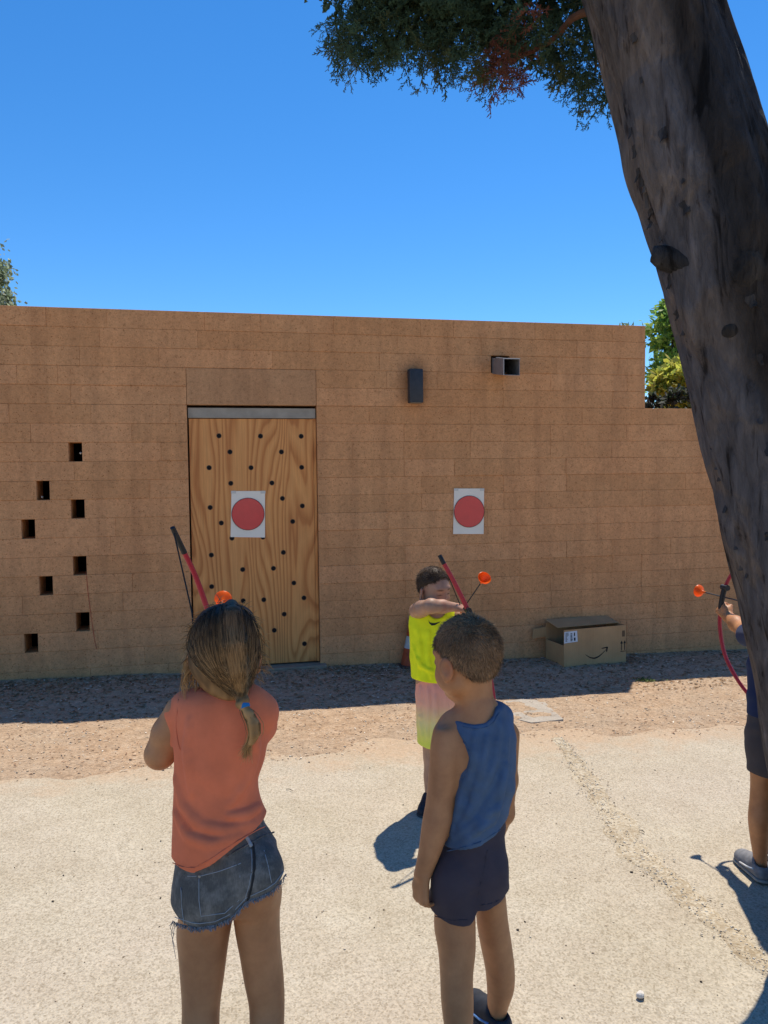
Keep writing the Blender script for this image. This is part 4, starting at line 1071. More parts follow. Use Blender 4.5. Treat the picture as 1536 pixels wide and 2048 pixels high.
def ribbons(name, P, r, c0, c1, parent, seed=0, taper=.25):
    """P: (n, k, 3) world polylines -> three-sided tubes"""
    n, k = P.shape[:2]; rg = np.random.default_rng(seed); T = np.gradient(P, axis=1); T /= np.maximum(np.linalg.norm(T, axis=2, keepdims=True), 1e-9)
    ref = rg.normal(size=(n, 1, 3)); A = np.cross(T, ref); A /= np.maximum(np.linalg.norm(A, axis=2, keepdims=True), 1e-9); B = np.cross(T, A)
    w = (r*np.interp(np.linspace(0, 1, k), [0, .6, 1], [1, .9, taper]))[None, :, None]
    V = np.stack([P+w*(A*math.cos(a)+B*math.sin(a)) for a in (0, 2.094, 4.189)], 2)       # n,k,3,3
    I = np.arange(n*k*3).reshape(n, k, 3); J = np.roll(I, -1, 2)
    Q = np.stack([I[:, :-1], J[:, :-1], J[:, 1:], I[:, 1:]], -1).reshape(-1, 4)
    t = np.linspace(0, 1, k)[None, :, None, None]; C = np.array(c0)[:, None, None, :]*(1-t)+np.array(c1)[:, None, None, :]*t
    C = np.broadcast_to(C, (n, k, 3, 3)).reshape(-1, 3)
    return mesh_obj(name, V.reshape(-1, 3), Q, M['hair'], parent, True, C)
def short_hair(vol_head, H, thr, col, parent, n, L, h, seed, up=.5, light=1.0, thick=.009):
    """cropped hair: a thin cap on the skull plus thousands of short hairs"""
    c, r, f, t, s = H['c'], H['r'], H['f'], H['t'], H['s']; lo = c-.15; hi = c+.15; v = Vol(lo, hi, h); P = H['P']
    v.ell(P(0, -.010, .018), s*np.array([.073, .092, .080])+thick, H['A'], 0)
    v.ell(P(0, -.030, -.030), s*np.array([.050, .044, .046])+thick*.4, H['A'], .03)
    def fn(U, Y, Z):
        a = ((U-c[0])*f[0]+(Y-c[1])*f[1]+(Z-c[2])*f[2])/s; e = ((U-c[0])*t[0]+(Y-c[1])*t[1]+(Z-c[2])*t[2])/s
        q = np.interp(a.ravel(), thr[0], thr[1]).reshape(a.shape); return (q-e)*s
    v.cut(fn, .012); V, Q = v.mesh(2)
    nr = np.random.default_rng(seed); N = np.zeros_like(V)
    fnrm = np.cross(V[Q[:, 1]]-V[Q[:, 0]], V[Q[:, 2]]-V[Q[:, 0]])
    for i in range(4): np.add.at(N, Q[:, i], fnrm)
    N /= np.maximum(np.linalg.norm(N, axis=1)[:, None], 1e-12)
    W = to_world(V); WN = N@np.stack([RT, FW, UP]); col = np.array(col)
    cap = mesh_obj('hair', W, Q, M['hair'], parent, True, np.tile(col*.75, (len(V), 1))*(1+.25*waves(V, 60, 5)[:, None]))
    out = ((V-P(0, -.01, .0))*N).sum(1) > 0; ids = np.where(out)[0]; pick = nr.choice(ids, n)
    wt, wf = t@np.stack([RT, FW, UP]), f@np.stack([RT, FW, UP])
    cw = to_world(P(.012, -.055, .092)); tg = W[pick]-cw; tg -= WN[pick]*(tg*WN[pick]).sum(1)[:, None]; tg /= np.maximum(np.linalg.norm(tg, axis=1)[:, None], 1e-6)
    clump = np.stack([waves(W[pick], 95, 51+i, 5) for i in range(3)], 1)
    d = WN[pick]*up+tg*.80+np.cross(WN[pick], tg)*.30+nr.normal(0, .20, (n, 3))+clump*.28; d /= np.linalg.norm(d, axis=1)[:, None]
    jit = nr.normal(0, .002, (n, 3)); cc = col*nr.uniform(.55, 1.6, (n, 1))*light*(1+.35*np.clip(waves(W[pick], 60, 57, 5), -1.5, 2)[:, None])
    tag(strands('hair_strands', W[pick]+jit-WN[pick]*.003, d, L*nr.uniform(.6, 1.3, n), cc, cap, .00065, 2, .15, cc*1.7, seed), kind='stuff')
    return cap

# ------------------------------------------------------------------ cloth and skin materials
def skin_mat():
    t = NT('skin'); a = t.new('ShaderNodeAttribute'); a.attribute_name = 'Col'; geo = t.new('ShaderNodeNewGeometry')
    n = t.noise(geo.outputs['Position'], 26, 5, .6); f = t.noise(geo.outputs['Position'], 420, 2, .5)
    c = t.mix(.6, a.outputs['Color'], t.ramp(n, [(.3, (.80, .70, .66)), (.7, (1.14, 1.12, 1.10))]), 'MULTIPLY')
    t.base(c, .52, .35); t.b.inputs['Subsurface Weight'].default_value = .12; t.b.inputs['Subsurface Radius'].default_value = (.012, .005, .003); t.b.inputs['Subsurface Scale'].default_value = .6
    t.bump(f, .08, .001); M['skin'] = t.m
skin_mat()
def cloth(name, c, rough=.9, weave=900, var=.10, sheen=.06, worn=None, dirs=None, trans=.0):
    t = NT(name); geo = t.new('ShaderNodeNewGeometry'); p = geo.outputs['Position']
    n = t.noise(p, 14, 5, .6); w = t.noise(p, weave, 2, .5)
    col = t.ramp(n, [(.3, tuple(v*(1-var) for v in c)), (.7, tuple(min(1, v*(1+var)) for v in c))])
    if worn:
        ww = t.noise(p, 23, 5, .65); col = t.mix(t.ramp(ww, [(.45, (0, 0, 0)), (.72, (1, 1, 1))]), col, worn)
        mp = t.new('ShaderNodeMapping'); mp.inputs['Rotation'].default_value = (0, .5, 0); mp.inputs['Scale'].default_value = (1, 1, .12); t.link(p, mp.inputs[0])
        tw = t.noise(mp.outputs[0], 420, 2, .5); col = t.mix(.5, col, t.ramp(tw, [(.35, (.72, .74, .78)), (.65, (1.2, 1.2, 1.2))]), 'MULTIPLY')
    t.base(col, rough, .15); t.b.inputs['Sheen Weight'].default_value = sheen; t.b.inputs['Sheen Roughness'].default_value = .5
    t.bump(w, .22, .0012)
    if trans:
        tr = t.new('ShaderNodeBsdfTranslucent'); mx = t.new('ShaderNodeMixShader'); mx.inputs[0].default_value = trans; t.link(col, tr.inputs[0])
        t.link(t.b.outputs[0], mx.inputs[1]); t.link(tr.outputs[0], mx.inputs[2]); t.link(mx.outputs[0], t.n['Material Output'].inputs[0])
    M[name] = t.m
cloth('coral_jersey', (.78, .200, .092)); cloth('denim', (.105, .100, .090), worn=(.23, .215, .19)); cloth('blue_jersey', (.085, .130, .205), var=.16, worn=None)
cloth('navy_knit', (.072, .055, .064)); cloth('denim_crease_shade', (.030, .030, .030)); cloth('neon_mesh', (.86, .93, .022), sheen=.0); cloth('dark_shirt', (.020, .032, .085)); cloth('grey_knit', (.075, .065, .068)); cloth('thread', (.30, .33, .36)); cloth('hair_elastic', (.02, .16, .42))
def ombre():
    t = NT('ombre_shorts'); tc = t.new('ShaderNodeTexCoord'); sp_ = t.new('ShaderNodeSeparateXYZ'); t.link(tc.outputs['Generated'], sp_.inputs[0])
    c = t.ramp(sp_.outputs[2], [(.10, (.80, .82, .12)), (.40, (.88, .72, .30)), (.66, (.92, .46, .30)), (.95, (.90, .36, .27))]); t.base(c, .85, .2); t.b.inputs['Sheen Weight'].default_value = .05
    pass
    M['ombre_shorts'] = t.m
ombre()
plain('shoe_dark', (.022, .026, .036), .7, .3, .3, 40); plain('shoe_grey', (.20, .20, .21), .75, .3, .25, 40); plain('sole_dark', (.06, .06, .062), .8, .3, .2, 30); plain('sole_grey', (.30, .29, .27), .8, .3, .2, 30)
plain('lace_blue', (.14, .30, .58), .7, .3, .3, 60); plain('lace_white', (.62, .62, .62), .7, .3, .2, 60); plain('swoosh', (.012, .012, .014), .6, .3, .1, 40)
plain('bow_red', (.42, .022, .040), .35, .45, .1, 30); plain('bow_black', (.014, .014, .016), .5, .4, .2, 30); plain('bow_string', (.02, .018, .018), .7, .2, .1, 60)
def cup_mat():
    t = NT('cup_rubber'); t.base((.95, .200, .012), .35, .45); tr = t.new('ShaderNodeBsdfTranslucent'); tr.inputs[0].default_value = (1.0, .24, .015, 1)
    mx = t.new('ShaderNodeMixShader'); mx.inputs[0].default_value = .5; t.link(t.b.outputs[0], mx.inputs[1]); t.link(tr.outputs[0], mx.inputs[2]); t.link(mx.outputs[0], t.n['Material Output'].inputs[0]); M['cup_rubber'] = t.m
cup_mat()
plain('shaft_dark', (.03, .028, .027), .4, .4, .1, 30); plain('fletch', (.55, .12, .05), .6, .3, .1, 30)

# ------------------------------------------------------------------ bows and arrows
def bow(label, pts, string_pts, tip_cap=2, grip=None, wd=.013, side=None):
    """pts: (px, py, d) from upper tip to lower tip; string_pts likewise"""
    P = catmull([pc(*p) for p in pts], 8); W = to_world(P); K = len(W)
    e = empty('bow', W[K//2]); tag(e, label, 'bow', 'toy archery bows')
    rad = wd*np.interp(np.linspace(0, 1, K), [0, .12, .5, .88, 1], [.62, .85, 1.0, .85, .62])
    a, b = int(K*.13), int(K*.87); sdv = FW if side is None else side
    auto_smooth(MB().tube(W[a-1:b+1], rad[a-1:b+1], 12, flat=.55, side=sdv).build('limb', M['bow_red'], e), 60)
    for q in (W[:a+1], W[b-1:][::-1]):
        auto_smooth(MB().tube(q, np.linspace(.95, 1.1, len(q))*wd*.85, 10, flat=.8, side=sdv).build('tip_cap', M['bow_black'], e), 60)
    if grip is not None:
        i0, i1 = int(K*grip[0]), int(K*grip[1]); auto_smooth(MB().tube(W[i0:i1], wd*1.25, 12, side=sdv).build('grip', M['bow_black'], e), 60)
        c = W[i0]; MB().tube([c+np.array([0, -.02, .0]), c+np.array([0, .02, .0])], .014, 8).build('arrow_rest', M['bow_black'], e)
    S = to_world(np.array([pc(*p) for p in string_pts])); MB().tube(S, .0022, 6).build('string', M['bow_string'], e)
    return e
def arrow(label, tail, tipc, cup_r=.029):
    a, b = to_world(pc(*tail)), to_world(pc(*tipc)); ax = nrmz(b-a); e = empty('arrow', a); tag(e, label, 'arrow', 'suction cup arrows')
    MB().tube([a, (a+b)/2, b-ax*.03], .0032, 8).build('shaft', M['shaft_dark'], e)
    pr = [(.0045, -.040), (.0060, -.030), (.0065, -.024), (.012, -.016), (.020, -.008), (cup_r*.93, .0), (cup_r, .007), (cup_r*.965, .0075), (cup_r*.86, .001), (.014, -.010), (.004, -.016), (.0005, -.017)]
    auto_smooth(MB().lathe(pr, b, ax, 28).build('suction_cup', M['cup_rubber'], e), 50)
    n = nrmz(np.cross(ax, [0, 0, 1])); m_ = MB()
    MB().tube([a-ax*.004, a+ax*.012], .0046, 8).build('nock', M['fletch'], e)
    return e
SKIN = (.50, .230, .098)
# ================================================================== girl in the coral shirt (nearest, left)
def girl():
    D = 1.85; h = .0045
    g, gy = ground_frame(410, D); b = Vol(pc(230, gy+30, D)-np.array([.02, .32, 0]), pc(640, 1170, D)+np.array([.02, .62, .02]), h)
    # torso, hips
    b.loft([(402, 492, 1385, 0, .045), (372, 512, 1402, 0, .06), (356, 524, 1425, 0, .075), (356, 526, 1460, 0, .083), (357, 520, 1520, 0, .085), (357, 506, 1585, 0, .082), (357, 514, 1640, 0, .086), (360, 542, 1700, 0, .094), (362, 560, 1760, 0, .098), (372, 556, 1808, 0, .085)], D)
    # neck and head
    b.cone(pc(452, 1400, D-.005), pc(450, 1335, D+.01), .041, .038, .025)
    hc = pc(449, 1298, D+.012); H = head(b, hc, (-.12, 1, -.10), (0, .05, 1), .98)
    # legs
    lg, ly = ground_frame(400, D-.02); rg_, ry = ground_frame(535, D+.03)
    b.loft([(372, 464, 1780, 0, .075), (355, 461, 1850, 0, .068), (358, 454, 1905, -.002, .060), (362, 447, 1960, -.005, .052), (365, 440, 2010, -.01, .050), (364, 438, 2055, -.02, .052), (362, 440, 2110, -.03, .052), (370, 436, 2170, -.03, .042), (382, 426, 2230, -.025, .032), (384, 424, ly-26, -.02, .032)], D, .02)
    b.loft([(472, 560, 1780, 0, .075), (471, 559, 1850, .005, .066), (480, 562, 1905, .01, .058), (488, 567, 1955, .01, .052), (498, 569, 2005, .01, .050), (500, 568, 2050, .0, .052), (501, 566, 2105, -.005, .050), (508, 560, 2165, .0, .040), (516, 552, 2215, .015, .032), (517, 551, ry-24, .02, .032)], D, .02)
    b.ell(pc(413, 1775, D-.045), (.058, .055, .065), None, .03); b.ell(pc(512, 1755, D-.045), (.056, .055, .065), None, .03)
    # arms: left elbow out, hand drawing at the cheek; right arm reaching forward to the bow
    sh, el, wr = pc(362, 1424, D), pc(320, 1508, D+.01), pc(376, 1400, D+.175)
    b.chain([sh, (sh+el)/2+np.array([-.006, 0, 0]), el, (el+wr)/2, wr], [.040, .036, .0335, .031, .022], .02)
    hand(b, wr, nrmz(pc(398, 1372, D+.23)-wr), (-.6, -.6, .2), (0, 0, 1), .92, .75, True)
    sh, el, wr = pc(518, 1425, D+.01), pc(505, 1425, D+.23), pc(462, 1380, D+.43)
    b.chain([sh, el, wr], [.040, .033, .024], .02); hand(b, wr, nrmz(pc(452, 1352, D+.53)-wr), (.8, -.2, .4), (-.4, 0, .9), .92, .95, True)
    person = b.build('person', M['skin'], None, face_cols(H, SKIN)); person.location = (0, 0, 0)
    tag(person, 'girl in coral shirt and denim shorts, braid down her back, drawing a bow', 'person', 'children')
    # shirt
    s = Vol(pc(290, 1770, D)-np.array([.03, .22, 0]), pc(610, 1350, D)+np.array([.03, .22, 0]), .004)
    folds = fold_fn([((.55, .2, .9), 40, .6, .0034, 71), ((.35, .2, 1.0), 62, 2.0, .0020, 73), ((1, .3, .12), 52, 0., .0030, 75)])
    dc = lambda U, Y, Z: folds(U, Y, Z)*np.interp(np.ravel(Z), [-.86, -.70, -.52], [1.5, 1.0, .45]).reshape(Z.shape).astype(np.float32)
    s.loft([(404, 500, 1372, 0, .048), (366, 522, 1386, 0, .066), (350, 532, 1402, 0, .078), (345, 537, 1430, 0, .088), (347, 536, 1470, 0, .094), (347, 528, 1520, 0, .096), (345, 515, 1562, 0, .094), (343, 517, 1595, 0, .095), (342, 530, 1625, 0, .099), (339, 550, 1655, 0, .112), (337, 560, 1690, 0, .116), (337, 560, 1760, 0, .116)], D, 0, 0, .012, dc)
    s.chain([pc(372, 1408, D), pc(357, 1432, D), pc(352, 1466, D+.003)], [.034, .034, .033], .018)
    s.chain([pc(500, 1402, D), pc(514, 1425, D+.01), pc(516, 1450, D+.05)], [.040, .049, .048], .018)
    s.cone(pc(437, 1425, D-.10), pc(437, 1600, D-.108), .010, .008, .03, 'cut')
    for pts, rd, lf in (([(350, 1555), (366, 1610), (400, 1652), (450, 1662), (505, 1648)], .018, .011), ([(350, 1625), (375, 1672), (420, 1690), (480, 1672)], .014, .009), ([(380, 1440), (376, 1510), (384, 1590)], .016, .008), ([(505, 1430), (510, 1500), (495, 1560), (455, 1615)], .016, .009), ([(520, 1612), (490, 1630), (455, 1632)], .012, .009)):
        s.ridge(pts, D, rd, lf)
    hem = curve_y([(300, 1722), (337, 1729), (360, 1740), (388, 1743), (420, 1726), (470, 1692), (520, 1664), (550, 1652), (600, 1640)], D-.095)
    s.cut(lambda U, Y, Z: hem(U)-Z, .004)
    armc = nrmz(pc(352, 1505, D)-pc(362, 1420, D)); p0 = pc(350, 1488, D)
    s.cut(lambda U, Y, Z: np.where(U < pc(356, 0, D)[0], (U-p0[0])*armc[0]+(Z-p0[2])*armc[2], -1.), .004)
    neck = pc(452, 1362, D+.01); 
    vN = Vol(s.lo, s.lo+s.h*(s.n-1), s.h); s.ell(neck, (.060, .070, .030), None, .004, 'cut')
    sh_o = s.build('shirt', M['coral_jersey'], person)
    ln = [(357, 1398), (354, 1425), (352, 1455), (356, 1486), (361, 1500)]
    MB().tube([to_world(s.surf(x, y, D-.2, D+.1, .0008)) for x, y in ln], .0014, 5).build('seam', M['coral_jersey'], sh_o, True)
    hl = [(340, 1722), (362, 1733), (388, 1736), (420, 1719), (470, 1685), (520, 1657), (546, 1647)]
    hp = np.array([(np.interp(t, np.linspace(0, 1, 7), [q[0] for q in hl]), np.interp(t, np.linspace(0, 1, 7), [q[1] for q in hl])) for t in np.linspace(.04, .90, 30)])
    MB().tube([to_world(s.surf(x, y, D-.2, D+.1, .0012)) for x, y in hp], .0012, 5).build('seam', M['coral_jersey'], sh_o, True)
    # shorts
    k = Vol(pc(300, 1900, D)-np.array([.03, .2, 0]), pc(620, 1570, D)+np.array([.03, .2, 0]), .004)
    fd = fold_fn([((.7, .2, 1), 70, .3, .0035, 81), ((-.4, .2, 1), 95, .3, .0026, 83)])
    k.loft([(366, 496, 1590, 0, .076), (364, 518, 1635, 0, .086), (358, 545, 1680, 0, .097), (352, 561, 1725, 0, .104), (347, 571, 1760, 0, .106), (344, 575, 1795, 0, .103), (343, 574, 1830, 0, .098), (343, 570, 1875, 0, .094)], D, 0, 0, .012, fd)
    k.ell(pc(412, 1785, D-.055), (.062, .052, .068), None, .035); k.ell(pc(523, 1745, D-.055), (.052, .052, .062), None, .035)
    k.chain([pc(508, 1690, D-.128), pc(503, 1750, D-.138), pc(492, 1815, D-.128)], [.006, .012, .014], .018, op='cut')
    hem2 = curve_y([(300, 1835), (343, 1845), (365, 1853), (392, 1859), (430, 1854), (462, 1839), (482, 1818), (497, 1803), (520, 1797), (548, 1783), (574, 1748), (610, 1735)], D-.095)
    k.cut(lambda U, Y, Z: hem2(U)-Z, .004)
    k.cone(pc(470, 1868, D-.13), pc(470, 1868, D+.13), .026, .026, .006, 'cut')
    ko = k.build('shorts', M['denim'], person)
    def line(nm, pts, r_, mat, n=16, out=.0006):
        A = np.array(pts, float); t = np.linspace(0, 1, len(A)); tt = np.linspace(0, 1, n)
        Q = [to_world(k.surf(np.interp(a, t, A[:, 0]), np.interp(a, t, A[:, 1]), D-.22, D+.12, out)) for a in tt]
        return MB().tube(Q, r_, 5).build(nm, M[mat], ko, True)
    line('seam', [(506, 1686), (509, 1712), (509, 1740), (503, 1775), (494, 1806)], .0030, 'denim_crease_shade', 16, .0004); line('stitching', [(501, 1690), (504, 1715), (504, 1740), (498, 1772), (489, 1802)], .0009, 'thread')  # centre seam tube coloured dark to imitate shade in the crease
    for pts in ([(375, 1752), (400, 1752), (440, 1742), (472, 1730), (482, 1726)], [(398, 1756), (398, 1800), (402, 1832), (450, 1826), (478, 1800), (481, 1730)], [(528, 1700), (536, 1730), (543, 1765)], [(362, 1775), (364, 1815), (368, 1848)], [(350, 1834), (392, 1848), (430, 1843), (462, 1828), (492, 1796), (545, 1772), (568, 1742)]):
        line('stitching', pts, .0010, 'thread')
    line('waistband', [(455, 1712), (490, 1692), (525, 1672), (548, 1664)], .0022, 'denim', out=.001)
    line('belt_loop', [(490, 1668), (497, 1680), (503, 1692)], .0045, 'thread', 6, .002)
    mb = MB(); q = to_world(k.surf(399, 1753, D-.22, D+.1, .0)); mb.lathe([(.0035, -.001), (.003, .0015), (.0003, .002)], q, -FW, 10); mb.build('rivet', M['steel'], ko)
    rr = np.random.default_rng(4); PL = []
    for i in range(420):
        x = rr.uniform(345, 572); y = float(np.interp(x, [343, 365, 392, 430, 462, 482, 497, 520, 548, 574], [1845, 1853, 1859, 1854, 1839, 1818, 1803, 1797, 1783, 1748]))
        p = k.surf(x, y-4, D-.2, D+.12, 0); L = rr.uniform(.005, .013); d = np.array([rr.normal(0, .5), -.25+rr.normal(0, .3), -1.0]); d = nrmz(d)
        PL.append([p, p+d*L*.5, p+d*L+np.array([rr.normal(0, .002), 0, 0])])
    for (x, y, L) in ((348, 1848, .060), (350, 1850, .085), (346, 1846, .035)):
        p = k.surf(x, y-5, D-.2, D+.12, 0); PL.append([p, p+np.array([-.006, 0, -L*.5]), p+np.array([.002, 0, -L])])
    PL = to_world(np.array(PL)); cc = np.array((.22, .24, .27))*rr.uniform(.5, 1.3, (len(PL), 1))
    fr = ribbons('frayed_hem', PL, .0009, cc, cc, ko, 3, .7); tag(fr, kind='stuff')
    # hair: full shape, then flowing strands
    hv = Vol(pc(330, 1540, D)-np.array([.02, .2, 0]), pc(570, 1180, D)+np.array([.02, .2, 0]), .004); dz = .006
    rows = [(432, 478, 1208, dz, .035), (405, 500, 1222, dz, .066), (389, 512, 1245, dz, .085), (381, 518, 1275, dz, .097), (378, 520, 1305, dz, .100), (382, 517, 1335, dz-.004, .092), (396, 508, 1358, dz-.012, .076), (412, 500, 1378, dz-.02, .062), (440, 492, 1394, dz-.03, .046)]
    hv.loft(rows, D, 0, 0, .01); hv.cut(lambda U, Y, Z: (Y-(D+.055))+.0*(U+Z), .01)
    hv.chain([pc(463, 1212, D-.02), pc(466, 1230, D-.062), pc(470, 1290, D-.090), pc(474, 1340, D-.088), pc(480, 1378, D-.075)], [.017, .020, .024, .022, .018], .012)
    hv.chain([pc(480, 1378, D-.075), pc(486, 1408, D-.098)], [.017, .012], .006)
    for i in range(5):
        t = i/4; a = pc(480+6*t, 1374+34*t, D-.078-.024*t)
        hv.ell(a+np.array([.008*(1 if i % 2 else -1), -.003, 0]), (.012-.002*t, .010, .011), None, .003)
    tail = [pc(487, 1413, D-.102), pc(497, 1428, D-.106), pc(507, 1448, D-.110), pc(509, 1466, D-.110), pc(502, 1483, D-.108), pc(492, 1497, D-.106)]
    hv.chain(tail, [.008, .0115, .013, .012, .008, .003], .008)
    cD, cL = np.array((.046, .026, .015)), np.array((.46, .25, .095))
    def colh(V):
        py = 1024-V[:, 2]/V[:, 1]*F_PX; px = 768+V[:, 0]/V[:, 1]*F_PX; t = np.clip((py-1290)/130, 0, 1)**1.3
        t = np.maximum(t, .25*np.exp(-((px-468)/16)**2)*(py < 1390)); n = .5+.5*waves(V*np.array([9, 9, .6]), 30, 6)
        return (cD*(1-t)[:, None]+cL*t[:, None])*(.65+.5*n[:, None])*.85
    ho = hv.build('hair', M['hair'], person, colh, 2)
    rr = np.random.default_rng(12); Pn = []; c0 = []; c1 = []; K = 11
    def lay(ctrl, off, jit):
        """quadratic photo-space path laid on the hair surface"""
        A = np.array(ctrl, float); t = np.linspace(0, 1, K)[:, None]; n = len(A)-1
        Q = sum(math.comb(n, i)*(1-t)**(n-i)*t**i*A[i] for i in range(n+1)); Q = Q+jit*np.sin(t*math.pi)*rr.normal(0, 1, 2)
        return np.stack([hv.surf(x, y, D-.2, D+.06, off) for x, y in Q])
    for i in range(1600):                                              # left and right sweeps towards the nape
        left = rr.random() < .55; a = rr.random()
        if left:
            st = (452-58*a+rr.normal(0, 2), 1209+36*a*a); mid = (455-116*a+rr.normal(0, 5), 1296+18*a); en = (472+rr.normal(0, 7), 1380+rr.normal(0, 6))
        else:
            st = (470+40*a, 1209+34*a*a); mid = (480+58*a+rr.normal(0, 5), 1296+14*a); en = (484+rr.normal(0, 6), 1382+rr.normal(0, 6))
        try: Pn.append(lay([st, mid, en], rr.uniform(.0, .0035), 2.0))
        except Exception: continue
        v = rr.uniform(.6, 1.4)*(.85+.30*math.sin(a*31+(2 if left else 0))); c0.append(cD*v); c1.append(cL*v*rr.uniform(.35, 1.3))
    for i in range(650):                                              # the band falling from the crown
        a = rr.normal(0, 1); Pn.append(lay([(463+5*a, 1208), (463+9*a, 1250), (472+9*a, 1320), (482+5*a, 1384)], rr.uniform(.0, .0045), 1.5)); v = rr.uniform(.6, 1.5); c0.append(cD*2.6*v); c1.append(cL*.9*v)
    for i in range(260):                                              # tail below the tie
        a, b_ = rr.normal(0, .55, 2); Q = np.array(tail)+np.array([a*.013, b_*.007-.003, 0])*np.array([.5, .9, 1, .9, .7, .5])[:, None]
        tt = np.linspace(0, 1, 6); Q = np.stack([np.interp(np.linspace(0, 1, K), tt, Q[:, j]) for j in range(3)], 1); Q[-1] += np.array([-.002+rr.normal(0, .006), 0, -.012+rr.normal(0, .010)]); Pn.append(Q); v = rr.uniform(.6, 1.5); c0.append(cL*.45*v); c1.append(cL*1.15*v)
    for i in range(70):                                               # blond wisps beside the left ear
        x = rr.uniform(368, 392); p = pc(x+8, 1325+rr.uniform(-15, 25), D-.02+rr.uniform(-.03, .05)); L = rr.uniform(.04, .095); bow_ = rr.normal(-.012, .008); t = np.linspace(0, 1, K)
        Pn.append(np.stack([p[0]+bow_*np.sin(t*2.6)+rr.normal(0, .004)*t, p[1]+0*t, p[2]-L*t], 1)); v = rr.uniform(.7, 1.4); c0.append(cL*.6*v); c1.append(cL*1.3*v)
    for i in range(190):                                              # flyaways round the outline
        a = rr.uniform(-2.6, 2.6); R1 = rr.uniform(.96, 1.02); q = pc(450+75*math.sin(a)*R1, 1300-94*math.cos(a)*R1, D+rr.uniform(-.03, .02)); L = rr.uniform(.012, .040); dr = nrmz(np.array([math.sin(a)*.8+rr.normal(0, .5), rr.normal(0, .3), math.cos(a)*.7-.35+rr.normal(0, .5)])); t = np.linspace(0, 1, K)[:, None]
        Pn.append(q+dr*L*t+np.array([0, 0, -.012])*t*t); v = rr.uniform(.6, 1.4); c0.append(cL*.5*v); c1.append(cL*1.2*v)
    so = ribbons('hair_strands', to_world(np.array(Pn)), .00085, c0, c1, ho, 5)
    tag(so, kind='stuff')
    tie = MB()
    tc = to_world(pc(488, 1411, D-.100)); ax = nrmz(to_world(tail[1])-to_world(pc(484, 1395, D-.09)))
    tie.lathe([(.0075, -.008), (.0125, -.006), (.0135, 0), (.0125, .006), (.0075, .008)], tc, ax, 16); auto_smooth(tie.build('hair_tie', M['hair_elastic'], ho), 70)
    for (fx, fd, tx) in ((400, D-.02, -.25), (535, D+.03, .2)):
        gp, _ = ground_frame(fx, fd); shoe('shoe', gp+np.array([0, -.06, 0]), (tx, 1, 0), person, (M['shoe_grey'], M['sole_grey'], M['lace_white']), .20)
    return person
girl()
bow('red toy bow held up by the girl in the coral shirt', [(345, 1055, 2.25), (366, 1100, 2.31), (390, 1150, 2.36), (412, 1210, 2.40), (440, 1290, 2.42), (455, 1345, 2.42), (470, 1410, 2.42), (478, 1500, 2.39), (476, 1600, 2.33), (468, 1650, 2.28)],
    [(348, 1066, 2.25), (384, 1225, 2.14), (398, 1372, 2.085), (440, 1520, 2.19), (468, 1640, 2.28)], grip=(.44, .60), wd=.0095)
arrow('orange suction cup arrow poking up over the head of the girl', (397, 1372, 2.085), (446, 1199, 2.62), .030)

